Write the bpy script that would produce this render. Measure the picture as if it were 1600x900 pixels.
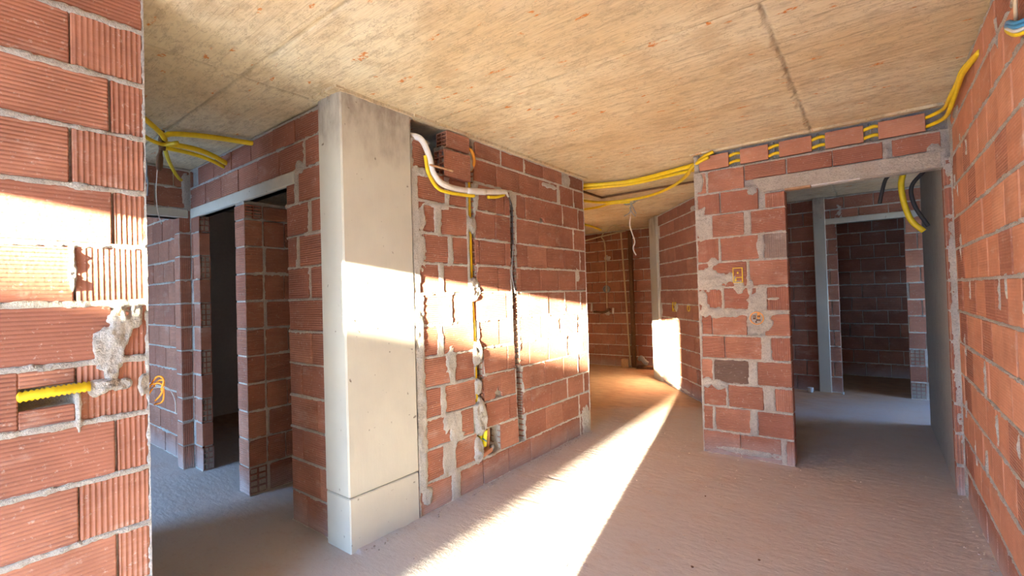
import bpy, bmesh, math, random
import numpy as np
from mathutils import Vector, Matrix, Quaternion

for o in list(bpy.data.objects):
    bpy.data.objects.remove(o)
random.seed(7)
scene = bpy.context.scene
COL = scene.collection

# ------------------------------------------------------------------ camera
FOC, YAW, PITCH, ROLL, HC = 729.32, math.radians(37.751), math.radians(0.977), math.radians(-1.689), 1.3826
fw = Vector((-math.sin(YAW)*math.cos(PITCH), math.cos(YAW)*math.cos(PITCH), math.sin(PITCH)))
rt = Vector((math.cos(YAW), math.sin(YAW), 0)); up = rt.cross(fw)
r2 = rt*math.cos(ROLL) + up*math.sin(ROLL); u2 = -rt*math.sin(ROLL) + up*math.cos(ROLL)
cd = bpy.data.cameras.new('camera'); cam = bpy.data.objects.new('camera', cd); COL.objects.link(cam)
M = Matrix((r2, u2, -fw)).transposed().to_4x4(); M.translation = Vector((0, 0, HC)); cam.matrix_world = M
cd.sensor_width = 36; cd.lens = FOC/1600*36; cd.clip_start = 0.02; cd.clip_end = 200
scene.camera = cam

# ------------------------------------------------------------------ world, sun, exposure
SUN_STRENGTH, SKY_STRENGTH, EXPOSURE = 95.0, 15.0, 1.4
scene.view_settings.view_transform = 'Standard'; scene.view_settings.look = 'None'
scene.view_settings.gamma = 1; scene.view_settings.use_curve_mapping = False
scene.view_settings.exposure = EXPOSURE
scene.cycles.max_bounces = 8; scene.cycles.diffuse_bounces = 4
scene.cycles.sample_clamp_indirect = 12
w = bpy.data.worlds.new('sky'); scene.world = w; w.use_nodes = True
nt = w.node_tree; nt.nodes.clear()
def wn(t): return nt.nodes.new(t)
tc = wn('ShaderNodeTexCoord'); sx = wn('ShaderNodeSeparateXYZ'); rp = wn('ShaderNodeValToRGB')
bg = wn('ShaderNodeBackground'); ow = wn('ShaderNodeOutputWorld')
nt.links.new(tc.outputs['Generated'], sx.inputs[0]); nt.links.new(sx.outputs['Z'], rp.inputs[0])
rp.color_ramp.elements[0].position = 0.0; rp.color_ramp.elements[0].color = (0.50, 0.70, 1.0, 1)
rp.color_ramp.elements[1].position = 0.75; rp.color_ramp.elements[1].color = (0.13, 0.32, 0.85, 1)
e = rp.color_ramp.elements.new(0.2); e.color = (0.32, 0.58, 1.0, 1)
nt.links.new(rp.outputs[0], bg.inputs[0]); bg.inputs[1].default_value = SKY_STRENGTH
nt.links.new(bg.outputs[0], ow.inputs[0])
sd = bpy.data.lights.new('sun', 'SUN'); sun = bpy.data.objects.new('sun', sd); COL.objects.link(sun)
sd.energy = SUN_STRENGTH; sd.color = (1.0, 0.90, 0.66); sd.angle = math.radians(0.53)
SUNDIR = Vector((-0.2055, 0.9787, -0.1174)).normalized()
sun.rotation_euler = SUNDIR.to_track_quat('-Z', 'Y').to_euler(); sun.location = (2, -8, 6)

# ------------------------------------------------------------------ materials
def newmat(name, rough=0.9):
    m = bpy.data.materials.new(name); m.use_nodes = True
    b = m.node_tree.nodes['Principled BSDF']; b.inputs['Roughness'].default_value = rough
    b.inputs['Specular IOR Level'].default_value = 0.25
    return m, m.node_tree, b
class NG:
    """tiny node helper"""
    def __init__(s, t): s.t = t
    def n(s, typ, **kw):
        x = s.t.nodes.new(typ)
        for k, v in kw.items(): setattr(x, k, v)
        return x
    def l(s, a, b): s.t.links.new(a, b)
    def noise(s, vec, scale, detail=4, rough=0.6, sc3=None, dim='3D', w=None):
        if sc3:
            mp = s.n('ShaderNodeMapping'); mp.inputs['Scale'].default_value = sc3; s.l(vec, mp.inputs['Vector']); vec = mp.outputs[0]
        x = s.n('ShaderNodeTexNoise', noise_dimensions='4D' if w is not None else '3D'); s.l(vec, x.inputs['Vector'])
        x.inputs['Scale'].default_value = scale; x.inputs['Detail'].default_value = detail; x.inputs['Roughness'].default_value = rough
        if w is not None: s.l(w, x.inputs['W'])
        return x.outputs[0]
    def ramp(s, f, stops):
        r = s.n('ShaderNodeValToRGB'); s.l(f, r.inputs[0]); cr = r.color_ramp
        while len(cr.elements) < len(stops): cr.elements.new(0.5)
        for e, (p, c) in zip(cr.elements, stops):
            e.position = p; e.color = (*c, 1) if len(c) == 3 else c
        return r.outputs[0]
    def g(s, f, a, b):
        return s.ramp(f, [(a, (0, 0, 0)), (b, (1, 1, 1))])
    def mix(s, f, a, b, mode='MIX'):
        m = s.n('ShaderNodeMix', data_type='RGBA', blend_type=mode)
        for i, v in ((0, f), (6, a), (7, b)):
            if isinstance(v, (int, float)): m.inputs[i].default_value = v
            elif isinstance(v, tuple): m.inputs[i].default_value = (*v, 1)
            else: s.l(v, m.inputs[i])
        return m.outputs[2]
    def math(s, op, a, b=0.0, clamp=False):
        m = s.n('ShaderNodeMath', operation=op); m.use_clamp = clamp
        for i, v in ((0, a), (1, b)):
            if isinstance(v, (int, float)): m.inputs[i].default_value = v
            else: s.l(v, m.inputs[i])
        return m.outputs[0]
    def bump(s, h, strength, dist, prev=None):
        b = s.n('ShaderNodeBump'); b.inputs['Strength'].default_value = strength; b.inputs['Distance'].default_value = dist
        s.l(h, b.inputs['Height'])
        if prev is not None: s.l(prev, b.inputs['Normal'])
        return b.outputs[0]

def brick_mat(name, c1, c2, c3, rib='H', ribs=0.0135, ribd=0.0034, dust=0.42):
    m, t, b = newmat(name); g = NG(t)
    tcn = g.n('ShaderNodeTexCoord'); ob = tcn.outputs['Object']; oi = g.n('ShaderNodeObjectInfo')
    rnd = oi.outputs['Random']; geo = g.n('ShaderNodeNewGeometry')
    wv = g.math('MULTIPLY', rnd, 37.0)
    base = g.ramp(rnd, [(0.0, c1), (0.5, c2), (1.0, c3)])
    n1 = g.noise(ob, 5, 5, 0.6, w=wv)
    col = g.mix(g.g(n1, 0.35, 0.75), base, tuple(v*0.66 for v in c2), 'MIX')
    col = g.mix(g.math('MULTIPLY', g.g(g.noise(ob, 9, 5, 0.6, (0.5, 1, 5), w=wv), 0.5, 0.8), 0.5), col, tuple(v*0.6 for v in c1))
    n2 = g.noise(ob, 3.5, 8, 0.72, (1, 1, 2.2), w=wv)
    chalk = g.g(n2, 0.56, 0.70)
    col = g.mix(g.math('MULTIPLY', chalk, dust), col, (0.62, 0.50, 0.42))
    n3 = g.noise(ob, 60, 3, 0.7, w=wv)
    col = g.mix(g.math('MULTIPLY', g.g(n3, 0.60, 0.72), 0.5), col, (0.68, 0.58, 0.50))
    # cement dust that stays on the lowest course
    sp = g.n('ShaderNodeSeparateXYZ'); g.l(geo.outputs['Position'], sp.inputs[0])
    nz = g.noise(geo.outputs['Position'], 7, 4, 0.6)
    zz = g.math('SUBTRACT', 0.26, g.math('ADD', sp.outputs[2], g.math('MULTIPLY', nz, 0.16)))
    zf = g.math('MULTIPLY', zz, 6.0, True)
    col = g.mix(g.math('MULTIPLY', zf, 0.62), col, (0.50, 0.43, 0.40))
    g.l(col, b.inputs['Base Color'])
    so = g.n('ShaderNodeSeparateXYZ'); g.l(ob, so.inputs[0])
    ax = so.outputs[2] if rib == 'H' else so.outputs[0]
    s = g.math('SINE', g.math('MULTIPLY', ax, 2*math.pi/ribs))
    s = g.math('POWER', g.math('ADD', g.math('MULTIPLY', s, 0.5), 0.5), 0.6 if rib == 'H' else 1.6)
    nw = g.g(g.noise(ob, 2.2, 2, 0.5, w=wv), 0.38, 0.62)
    nb = g.bump(g.math('MULTIPLY', s, g.math('ADD', g.math('MULTIPLY', nw, 0.7), 0.3)), 1.0, ribd)
    nb = g.bump(g.noise(ob, 70, 4, 0.6, w=wv), 0.5, 0.003, nb)
    g.l(nb, b.inputs['Normal'])
    return m

RED = ((0.37, 0.150, 0.098), (0.44, 0.190, 0.122), (0.51, 0.240, 0.155))
M_BRICK = brick_mat('brick_ribbed', *RED)
M_BRICKV = brick_mat('brick_vertical_ribs', *RED, rib='V', ribs=0.015, ribd=0.004)
M_BRICKD = brick_mat('brick_brown', (0.20, 0.13, 0.10), (0.22, 0.14, 0.11), (0.24, 0.15, 0.11))
M_BRICKDV = brick_mat('brick_grey_ribs', (0.27, 0.20, 0.17), (0.29, 0.21, 0.17), (0.30, 0.22, 0.18), rib='V', ribs=0.015, ribd=0.004)
M_BRICKS = brick_mat('brick_orange_smooth', (0.58, 0.255, 0.150), (0.61, 0.285, 0.175), (0.64, 0.32, 0.20), ribd=0.0008)
BM = {'': M_BRICK, 'v': M_BRICKV, 'd': M_BRICKD, 'dv': M_BRICKDV, 's': M_BRICKS}

def mortar_mat(name='mortar', c1=(0.80, 0.75, 0.66), c2=(0.62, 0.57, 0.49), bump=0.012, sc=40):
    m, t, b = newmat(name, 0.95); g = NG(t); geo = g.n('ShaderNodeNewGeometry'); P = geo.outputs['Position']
    col = g.mix(g.g(g.noise(P, 9, 6, 0.65), 0.35, 0.7), c1, c2)
    col = g.mix(g.math('MULTIPLY', g.g(g.noise(P, 110, 4, 0.7), 0.5, 0.68), 0.65), col, tuple(v*0.6 for v in c2))
    g.l(col, b.inputs['Base Color'])
    nb = g.bump(g.noise(P, sc, 6, 0.75), 1.0, bump)
    nb = g.bump(g.noise(P, sc*4, 3, 0.7), 0.9, bump*0.4, nb)
    g.l(nb, b.inputs['Normal']); return m
M_MORTAR = mortar_mat()

def concrete_mat():
    m, t, b = newmat('smooth_concrete', 0.85); g = NG(t); geo = g.n('ShaderNodeNewGeometry'); P = geo.outputs['Position']
    col = g.mix(g.g(g.noise(P, 2.2, 6, 0.6), 0.35, 0.7), (0.60, 0.58, 0.48), (0.52, 0.50, 0.42))
    sp = g.n('ShaderNodeSeparateXYZ'); g.l(P, sp.inputs[0])
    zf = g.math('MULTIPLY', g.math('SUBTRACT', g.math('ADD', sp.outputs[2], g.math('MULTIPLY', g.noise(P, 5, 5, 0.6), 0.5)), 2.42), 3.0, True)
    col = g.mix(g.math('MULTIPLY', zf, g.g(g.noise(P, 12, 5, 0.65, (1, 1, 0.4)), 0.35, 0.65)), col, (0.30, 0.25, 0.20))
    pits = g.g(g.noise(P, 28, 2, 0.4), 0.27, 0.22)
    pits = g.ramp(g.noise(P, 30, 2, 0.4), [(0.20, (1, 1, 1)), (0.27, (0, 0, 0))])
    col = g.mix(pits, col, (0.22, 0.18, 0.14)); g.l(col, b.inputs['Base Color'])
    nb = g.bump(g.noise(P, 20, 5, 0.6, (1, 1, 0.25)), 0.4, 0.004)
    g.l(g.bump(pits, 0.8, -0.004, nb), b.inputs['Normal']); return m
M_CONC = concrete_mat()

def ceiling_mat():
    m, t, b = newmat('board_marked_concrete', 0.8); g = NG(t); geo = g.n('ShaderNodeNewGeometry'); P = geo.outputs['Position']
    warm, pale, dark = (0.68, 0.53, 0.31), (0.78, 0.70, 0.49), (0.36, 0.28, 0.18)
    big = g.g(g.noise(P, 1.3, 5, 0.6), 0.35, 0.68)
    col = g.mix(big, warm, pale)
    blot = g.g(g.noise(P, 3.2, 9, 0.72, (1, 1.7, 1)), 0.50, 0.66)
    col = g.mix(g.math('MULTIPLY', blot, 0.65), col, (0.50, 0.36, 0.20))
    vein = g.math('ABSOLUTE', g.math('SUBTRACT', g.noise(P, 5, 6, 0.65, (1, 2.2, 1)), 0.5))
    col = g.mix(g.math('MULTIPLY', g.ramp(vein, [(0.0, (1, 1, 1)), (0.012, (0, 0, 0))]), 0.55), col, (0.30, 0.21, 0.12))
    sq = g.n('ShaderNodeSeparateXYZ'); g.l(P, sq.inputs[0])
    wob = g.math('MULTIPLY', g.math('SUBTRACT', g.noise(P, 9, 4, 0.6), 0.5), 0.03)
    def line(axis, pos, w_, lim=None):
        d = g.math('ABSOLUTE', g.math('SUBTRACT', g.math('ADD', sq.outputs[axis], wob), pos))
        f = g.ramp(d, [(0.0, (1, 1, 1)), (w_, (0, 0, 0))])
        if lim: f = g.math('MULTIPLY', f, g.math(lim[1], sq.outputs[lim[0]], lim[2]))
        return f
    for f in (line(1, 1.06, .012), line(1, 2.15, .012, (0, 'GREATER_THAN', -2.3)), line(1, 3.2, .008), line(0, -2.55, .012, (1, 'LESS_THAN', 1.5)), line(0, -.335, .014, (1, 'GREATER_THAN', 2.15)),
              line(1, 2.42, .007, (0, 'GREATER_THAN', -1.4)), line(1, 2.58, .006, (0, 'GREATER_THAN', -1.7)), line(1, 2.72, .005, (0, 'GREATER_THAN', -1.3))):
        col = g.mix(g.math('MULTIPLY', g.math('MULTIPLY', f, 0.6), g.g(g.noise(P, 4, 4, 0.6), 0.38, 0.55)), col, (0.22, 0.17, 0.11))
    fine = g.noise(P, 9, 8, 0.72, (1.0, 2.4, 1))
    col = g.mix(g.math('MULTIPLY', g.g(fine, 0.50, 0.72), 0.75), col, dark)
    grain = g.noise(P, 6, 7, 0.7, (0.7, 16, 1))
    col = g.mix(g.math('MULTIPLY', g.g(grain, 0.56, 0.74), 0.55), col, (0.40, 0.30, 0.19))
    rust = g.g(g.noise(P, 7, 3, 0.5, (1, 2.4, 1)), 0.66, 0.70)
    rust = g.math('MULTIPLY', rust, g.g(g.noise(P, 60, 3, 0.6), 0.42, 0.55))
    col = g.mix(rust, col, (0.62, 0.22, 0.05))
    g.l(col, b.inputs['Base Color'])
    nb = g.bump(grain, 0.7, 0.010)
    nb = g.bump(g.noise(P, 35, 6, 0.7, (0.6, 1.6, 1)), 0.5, 0.005, nb)
    g.l(nb, b.inputs['Normal']); return m
M_CEIL = ceiling_mat()

def floor_mat():
    m, t, b = newmat('dusty_screed', 0.85); g = NG(t); geo = g.n('ShaderNodeNewGeometry'); P = geo.outputs['Position']
    col = g.mix(g.g(g.noise(P, 1.1, 5, 0.6), 0.35, 0.68), (0.51, 0.455, 0.42), (0.50, 0.475, 0.46))
    col = g.mix(g.math('MULTIPLY', g.g(g.noise(P, 3.5, 7, 0.7, (1, 1.6, 1)), 0.52, 0.75), 0.6), col, (0.47, 0.35, 0.27))
    col = g.mix(g.math('MULTIPLY', g.g(g.noise(P, 26, 6, 0.72), 0.55, 0.8), 0.5), col, (0.33, 0.25, 0.21))
    sp = g.n('ShaderNodeSeparateXYZ'); g.l(P, sp.inputs[0])
    kf = g.math('MULTIPLY', g.math('SUBTRACT', g.math('ADD', sp.outputs[1], g.math('MULTIPLY', g.noise(P, 1.5, 4, 0.6), 1.6)), g.math('ADD', 5.2, g.math('MULTIPLY', g.math('ADD', sp.outputs[0], 2.3), 0.9))), 0.9, True)
    col = g.mix(g.math('MULTIPLY', kf, 0.85), col, g.mix(g.g(g.noise(P, 5, 6, 0.65, (1, 2.5, 1)), 0.42, 0.66), (0.56, 0.33, 0.17), (0.40, 0.22, 0.11)))
    col = g.mix(g.g(g.noise(P, 75, 2, 0.5), 0.74, 0.78), col, (0.72, 0.66, 0.60))
    g.l(col, b.inputs['Base Color'])
    nb = g.bump(g.noise(P, 14, 7, 0.68, (1.0, 2.2, 1)), 0.6, 0.008)
    nb = g.bump(g.noise(P, 90, 4, 0.65), 0.5, 0.0018, nb)
    g.l(nb, b.inputs['Normal']); return m
M_FLOOR = floor_mat()

def plain(name, c, rough=0.5, spec=0.4, var=0.15, metal=0.0):
    m, t, b = newmat(name, rough); g = NG(t); tcn = g.n('ShaderNodeTexCoord')
    b.inputs['Specular IOR Level'].default_value = spec; b.inputs['Metallic'].default_value = metal
    n = g.noise(tcn.outputs['Object'], 30, 4, 0.6)
    g.l(g.mix(g.g(n, 0.35, 0.75), c, tuple(v*(1-var) for v in c)), b.inputs['Base Color'])
    g.l(g.bump(n, 0.3, 0.001), b.inputs['Normal']); return m
M_YEL = plain('yellow_plastic', (0.90, 0.66, 0.02), 0.42)
M_YEL2 = plain('bright_yellow_plastic', (0.85, 0.80, 0.02), 0.4)
M_ORA = plain('orange_plastic', (0.80, 0.33, 0.03), 0.45)
M_WHT = plain('white_plastic', (0.80, 0.78, 0.74), 0.5)
M_CREAM = plain('cream_plastic', (0.72, 0.58, 0.36), 0.5)
M_BLK = plain('black_rubber', (0.05, 0.045, 0.045), 0.6)
M_GRY = plain('grey_sheath', (0.33, 0.34, 0.34), 0.6)
M_BLU = plain('blue_sheath', (0.06, 0.30, 0.55), 0.4)
M_WOOD = plain('raw_wood', (0.60, 0.36, 0.20), 0.8, 0.2, 0.35)
M_DKWOOD = plain('dark_stained_wood', (0.20, 0.11, 0.06), 0.8, 0.2, 0.35)
M_STEEL = plain('dull_steel', (0.45, 0.48, 0.52), 0.4, 0.5, 0.3, 0.8)
M_STONE = plain('pale_rubble', (0.66, 0.60, 0.52), 0.9, 0.2, 0.4)
M_GROUND = plain('pale_ground', (0.48, 0.42, 0.34), 0.95, 0.1, 0.3)
M_RENDER = plain('outside_render', (0.60, 0.55, 0.47), 0.9, 0.2, 0.1)

# ------------------------------------------------------------------ mesh helpers
def mesh_from(name, verts, faces, mat, smooth=False):
    me = bpy.data.meshes.new(name)
    me.from_pydata([tuple(v) for v in verts], [], faces)
    if smooth: me.polygons.foreach_set('use_smooth', [True]*len(me.polygons))
    me.materials.append(mat); me.update(); return me
def link(name, me, parent=None, loc=(0, 0, 0), rot=(0, 0, 0)):
    o = bpy.data.objects.new(name, me); COL.objects.link(o)
    if parent is not None: o.parent = parent
    o.location = loc; o.rotation_euler = rot; return o
def struct(o): o['kind'] = 'structure'; return o
def tag(o, label, cat, group=None):
    o['label'] = label; o['category'] = cat
    if group: o['group'] = group
    return o
class MB:
    def __init__(s): s.v = []; s.f = []
    def box(s, x0, x1, y0, y1, z0, z1):
        b = len(s.v)
        s.v += [(x0,y0,z0),(x1,y0,z0),(x1,y1,z0),(x0,y1,z0),(x0,y0,z1),(x1,y0,z1),(x1,y1,z1),(x0,y1,z1)]
        s.f += [tuple(b+i for i in q) for q in ((0,3,2,1),(4,5,6,7),(0,1,5,4),(1,2,6,5),(2,3,7,6),(3,0,4,7))]
    def cbox(s, x0, x1, y0, y1, z0, z1, c=0.003):
        b = len(s.v)
        for (sx_, X) in ((1, x0), (-1, x1)):
            for (sy, Y) in ((1, y0), (-1, y1)):
                for (sz, Z) in ((1, z0), (-1, z1)):
                    s.v += [(X, Y+sy*c, Z+sz*c), (X+sx_*c, Y, Z+sz*c), (X+sx_*c, Y+sy*c, Z)]
        def i(a, bb, cc, k): return b + ((a*2+bb)*2+cc)*3 + k
        F = []
        F += [(i(0,0,0,0),i(0,0,1,0),i(0,1,1,0),i(0,1,0,0)),(i(1,0,0,0),i(1,1,0,0),i(1,1,1,0),i(1,0,1,0))]
        F += [(i(0,0,0,1),i(1,0,0,1),i(1,0,1,1),i(0,0,1,1)),(i(0,1,0,1),i(0,1,1,1),i(1,1,1,1),i(1,1,0,1))]
        F += [(i(0,0,0,2),i(0,1,0,2),i(1,1,0,2),i(1,0,0,2)),(i(0,0,1,2),i(1,0,1,2),i(1,1,1,2),i(0,1,1,2))]
        for a in (0,1):
            for c2 in (0,1):
                F.append((i(a,0,c2,0),i(a,0,c2,2),i(a,1,c2,2),i(a,1,c2,0)))
                F.append((i(0,a,c2,1),i(0,a,c2,2),i(1,a,c2,2),i(1,a,c2,1)))
                F.append((i(a,c2,0,0),i(a,c2,0,1),i(a,c2,1,1),i(a,c2,1,0)))
        for a in (0,1):
            for bb in (0,1):
                for cc in (0,1): F.append((i(a,bb,cc,0),i(a,bb,cc,1),i(a,bb,cc,2)))
        s.f += F
    def tube(s, pts, rad, n=8, step=None, ring=None, cap=True):
        P = [Vector(p) for p in pts]
        if len(P) > 2:
            Q = []
            E = [P[0]*2-P[1]] + P + [P[-1]*2-P[-2]]
            for k in range(1, len(E)-2):
                a, b_, c_, d = E[k-1:k+3]; L = (c_-b_).length; m = max(2, int(L/(step or 0.02)))
                for j in range(m):
                    t = j/m
                    Q.append(0.5*((2*b_)+(c_-a)*t+(2*a-5*b_+4*c_-d)*t*t+(-a+3*b_-3*c_+d)*t**3))
            Q.append(P[-1]); P = Q
        elif step:
            m = max(1, int((P[1]-P[0]).length/step)); P = [P[0].lerp(P[1], j/m) for j in range(m+1)]
        nrm = None; base = len(s.v)
        for k, p in enumerate(P):
            tdir = (P[min(k+1, len(P)-1)]-P[max(k-1, 0)]).normalized()
            if nrm is None: nrm = tdir.orthogonal().normalized()
            else: nrm = (nrm - tdir*nrm.dot(tdir)).normalized()
            bi = tdir.cross(nrm); r = rad[k*len(rad)//len(P)] if isinstance(rad, list) else rad
            if ring: r = r*(1 if k % 2 else 1-ring)
            for j in range(n):
                a = 2*math.pi*j/n; s.v.append(tuple(p+nrm*math.cos(a)*r+bi*math.sin(a)*r))
        for k in range(len(P)-1):
            for j in range(n):
                a = base+k*n+j; b2 = base+k*n+(j+1) % n
                s.f.append((a, b2, b2+n, a+n))
        if cap:
            s.f.append(tuple(base+j for j in reversed(range(n)))); s.f.append(tuple(base+(len(P)-1)*n+j for j in range(n)))
    def prism(s, poly, y0, y1):
        """polygon in x,z extruded in y"""
        b = len(s.v); n = len(poly)
        s.v += [(x, y0, z) for x, z in poly] + [(x, y1, z) for x, z in poly]
        s.f.append(tuple(b+i for i in range(n))); s.f.append(tuple(b+n+i for i in reversed(range(n))))
        for i in range(n): s.f.append((b+i, b+n+i, b+n+(i+1) % n, b+(i+1) % n))
    def mesh(s, name, mat, smooth=False): return mesh_from(name, s.v, s.f, mat, smooth)
def fix_normals(me):
    bm = bmesh.new(); bm.from_mesh(me); bmesh.ops.recalc_face_normals(bm, faces=bm.faces); bm.to_mesh(me); bm.free()

_H = {}
def vnoise(x, y, seed=0):
    """smooth value noise on arrays, range -1..1"""
    xi = np.floor(x).astype(np.int64); yi = np.floor(y).astype(np.int64); fx = x-xi; fy = y-yi
    fx = fx*fx*(3-2*fx); fy = fy*fy*(3-2*fy)
    def h(a, b):
        n = (a*374761393 + b*668265263 + seed*1442695041) & 0xffffffff
        n = ((n ^ (n >> 13))*1274126177) & 0xffffffff
        return ((n ^ (n >> 16)) & 0xffff)/32767.5-1
    return (h(xi, yi)*(1-fx)+h(xi+1, yi)*fx)*(1-fy)+(h(xi, yi+1)*(1-fx)+h(xi+1, yi+1)*fx)*fy
def fbm(x, y, seed=0, o=4):
    r = 0; a = 1.0; t = 0
    for k in range(o):
        r = r+a*vnoise(x*2**k, y*2**k, seed+k*17); t += a; a *= 0.55
    return r/t
def grid_mesh(name, X, Y, Z, mat, keep=None, extra=None):
    """arrays [i,j] -> mesh"""
    ni, nj = X.shape
    co = np.stack([X, Y, Z], -1).reshape(-1, 3)
    idx = np.arange(ni*nj).reshape(ni, nj)
    q = np.stack([idx[:-1, :-1], idx[1:, :-1], idx[1:, 1:], idx[:-1, 1:]], -1).reshape(-1, 4)
    if keep is not None: q = q[keep.reshape(-1)]
    nq = len(q)
    loops = q.reshape(-1); sizes = np.full(nq, 4); sm = np.ones(nq, bool)
    if extra and extra.v:
        ev = np.array(extra.v); b = len(co); co = np.concatenate([co, ev])
        loops = np.concatenate([loops, np.array([b+i for f in extra.f for i in f])])
        es = np.array([len(f) for f in extra.f]); sizes = np.concatenate([sizes, es]); sm = np.concatenate([sm, np.zeros(len(es), bool)])
    me = bpy.data.meshes.new(name)
    me.vertices.add(len(co)); me.vertices.foreach_set('co', co.astype(np.float32).reshape(-1))
    me.loops.add(len(loops)); me.loops.foreach_set('vertex_index', loops.astype(np.int32))
    me.polygons.add(len(sizes)); starts = np.concatenate([[0], np.cumsum(sizes)[:-1]])
    me.polygons.foreach_set('loop_start', starts.astype(np.int32)); me.polygons.foreach_set('use_smooth', sm)
    me.update(calc_edges=True); me.validate(); me.materials.append(mat); return me

_bc = {}
def brick_mesh(w_, d_, h_, kind, hol=''):
    w_, d_, h_ = [round(v/0.004)*0.004 for v in (w_, d_, h_)]
    key = (w_, d_, h_, kind, hol)
    if key in _bc: return _bc[key]
    mb = MB(); a, b, c = w_/2, d_/2, h_/2
    if not hol: mb.cbox(-a, a, -b, b, -c, c, 0.0035)
    elif hol in ('L', 'R'):
        dep = min(0.07, w_*0.5); s = -1 if hol == 'L' else 1
        xa, xb = (-a, -a+dep) if hol == 'L' else (a-dep, a)
        if hol == 'L': mb.box(-a+dep, a, -b, b, -c, c)
        else: mb.box(-a, a-dep, -b, b, -c, c)
        ny, nz_ = 2, 4; t = 0.007
        for k in range(ny+1):
            y = -b+(2*b-t)*k/ny; mb.box(xa, xb, y, y+t, -c, c)
        for k in range(nz_+1):
            z = -c+(2*c-t)*k/nz_; mb.box(xa, xb, -b+t*0.5, b-t*0.5, z, z+t)
    elif hol == 'F':
        t = 0.008; dep = 0.05
        mb.box(-a, a, -b+dep, b, -c, c); nx = max(2, round(w_/0.05))
        for k in range(nx+1):
            x = -a+(2*a-t)*k/nx; mb.box(x, x+t, -b, -b+dep, -c, c)
        for k in range(5):
            z = -c+(2*c-t)*k/4; mb.box(-a+t*0.5, a-t*0.5, -b, -b+dep, z, z+t)
    me = mb.mesh('brick', BM[kind]); fix_normals(me); _bc[key] = me; return me

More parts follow.
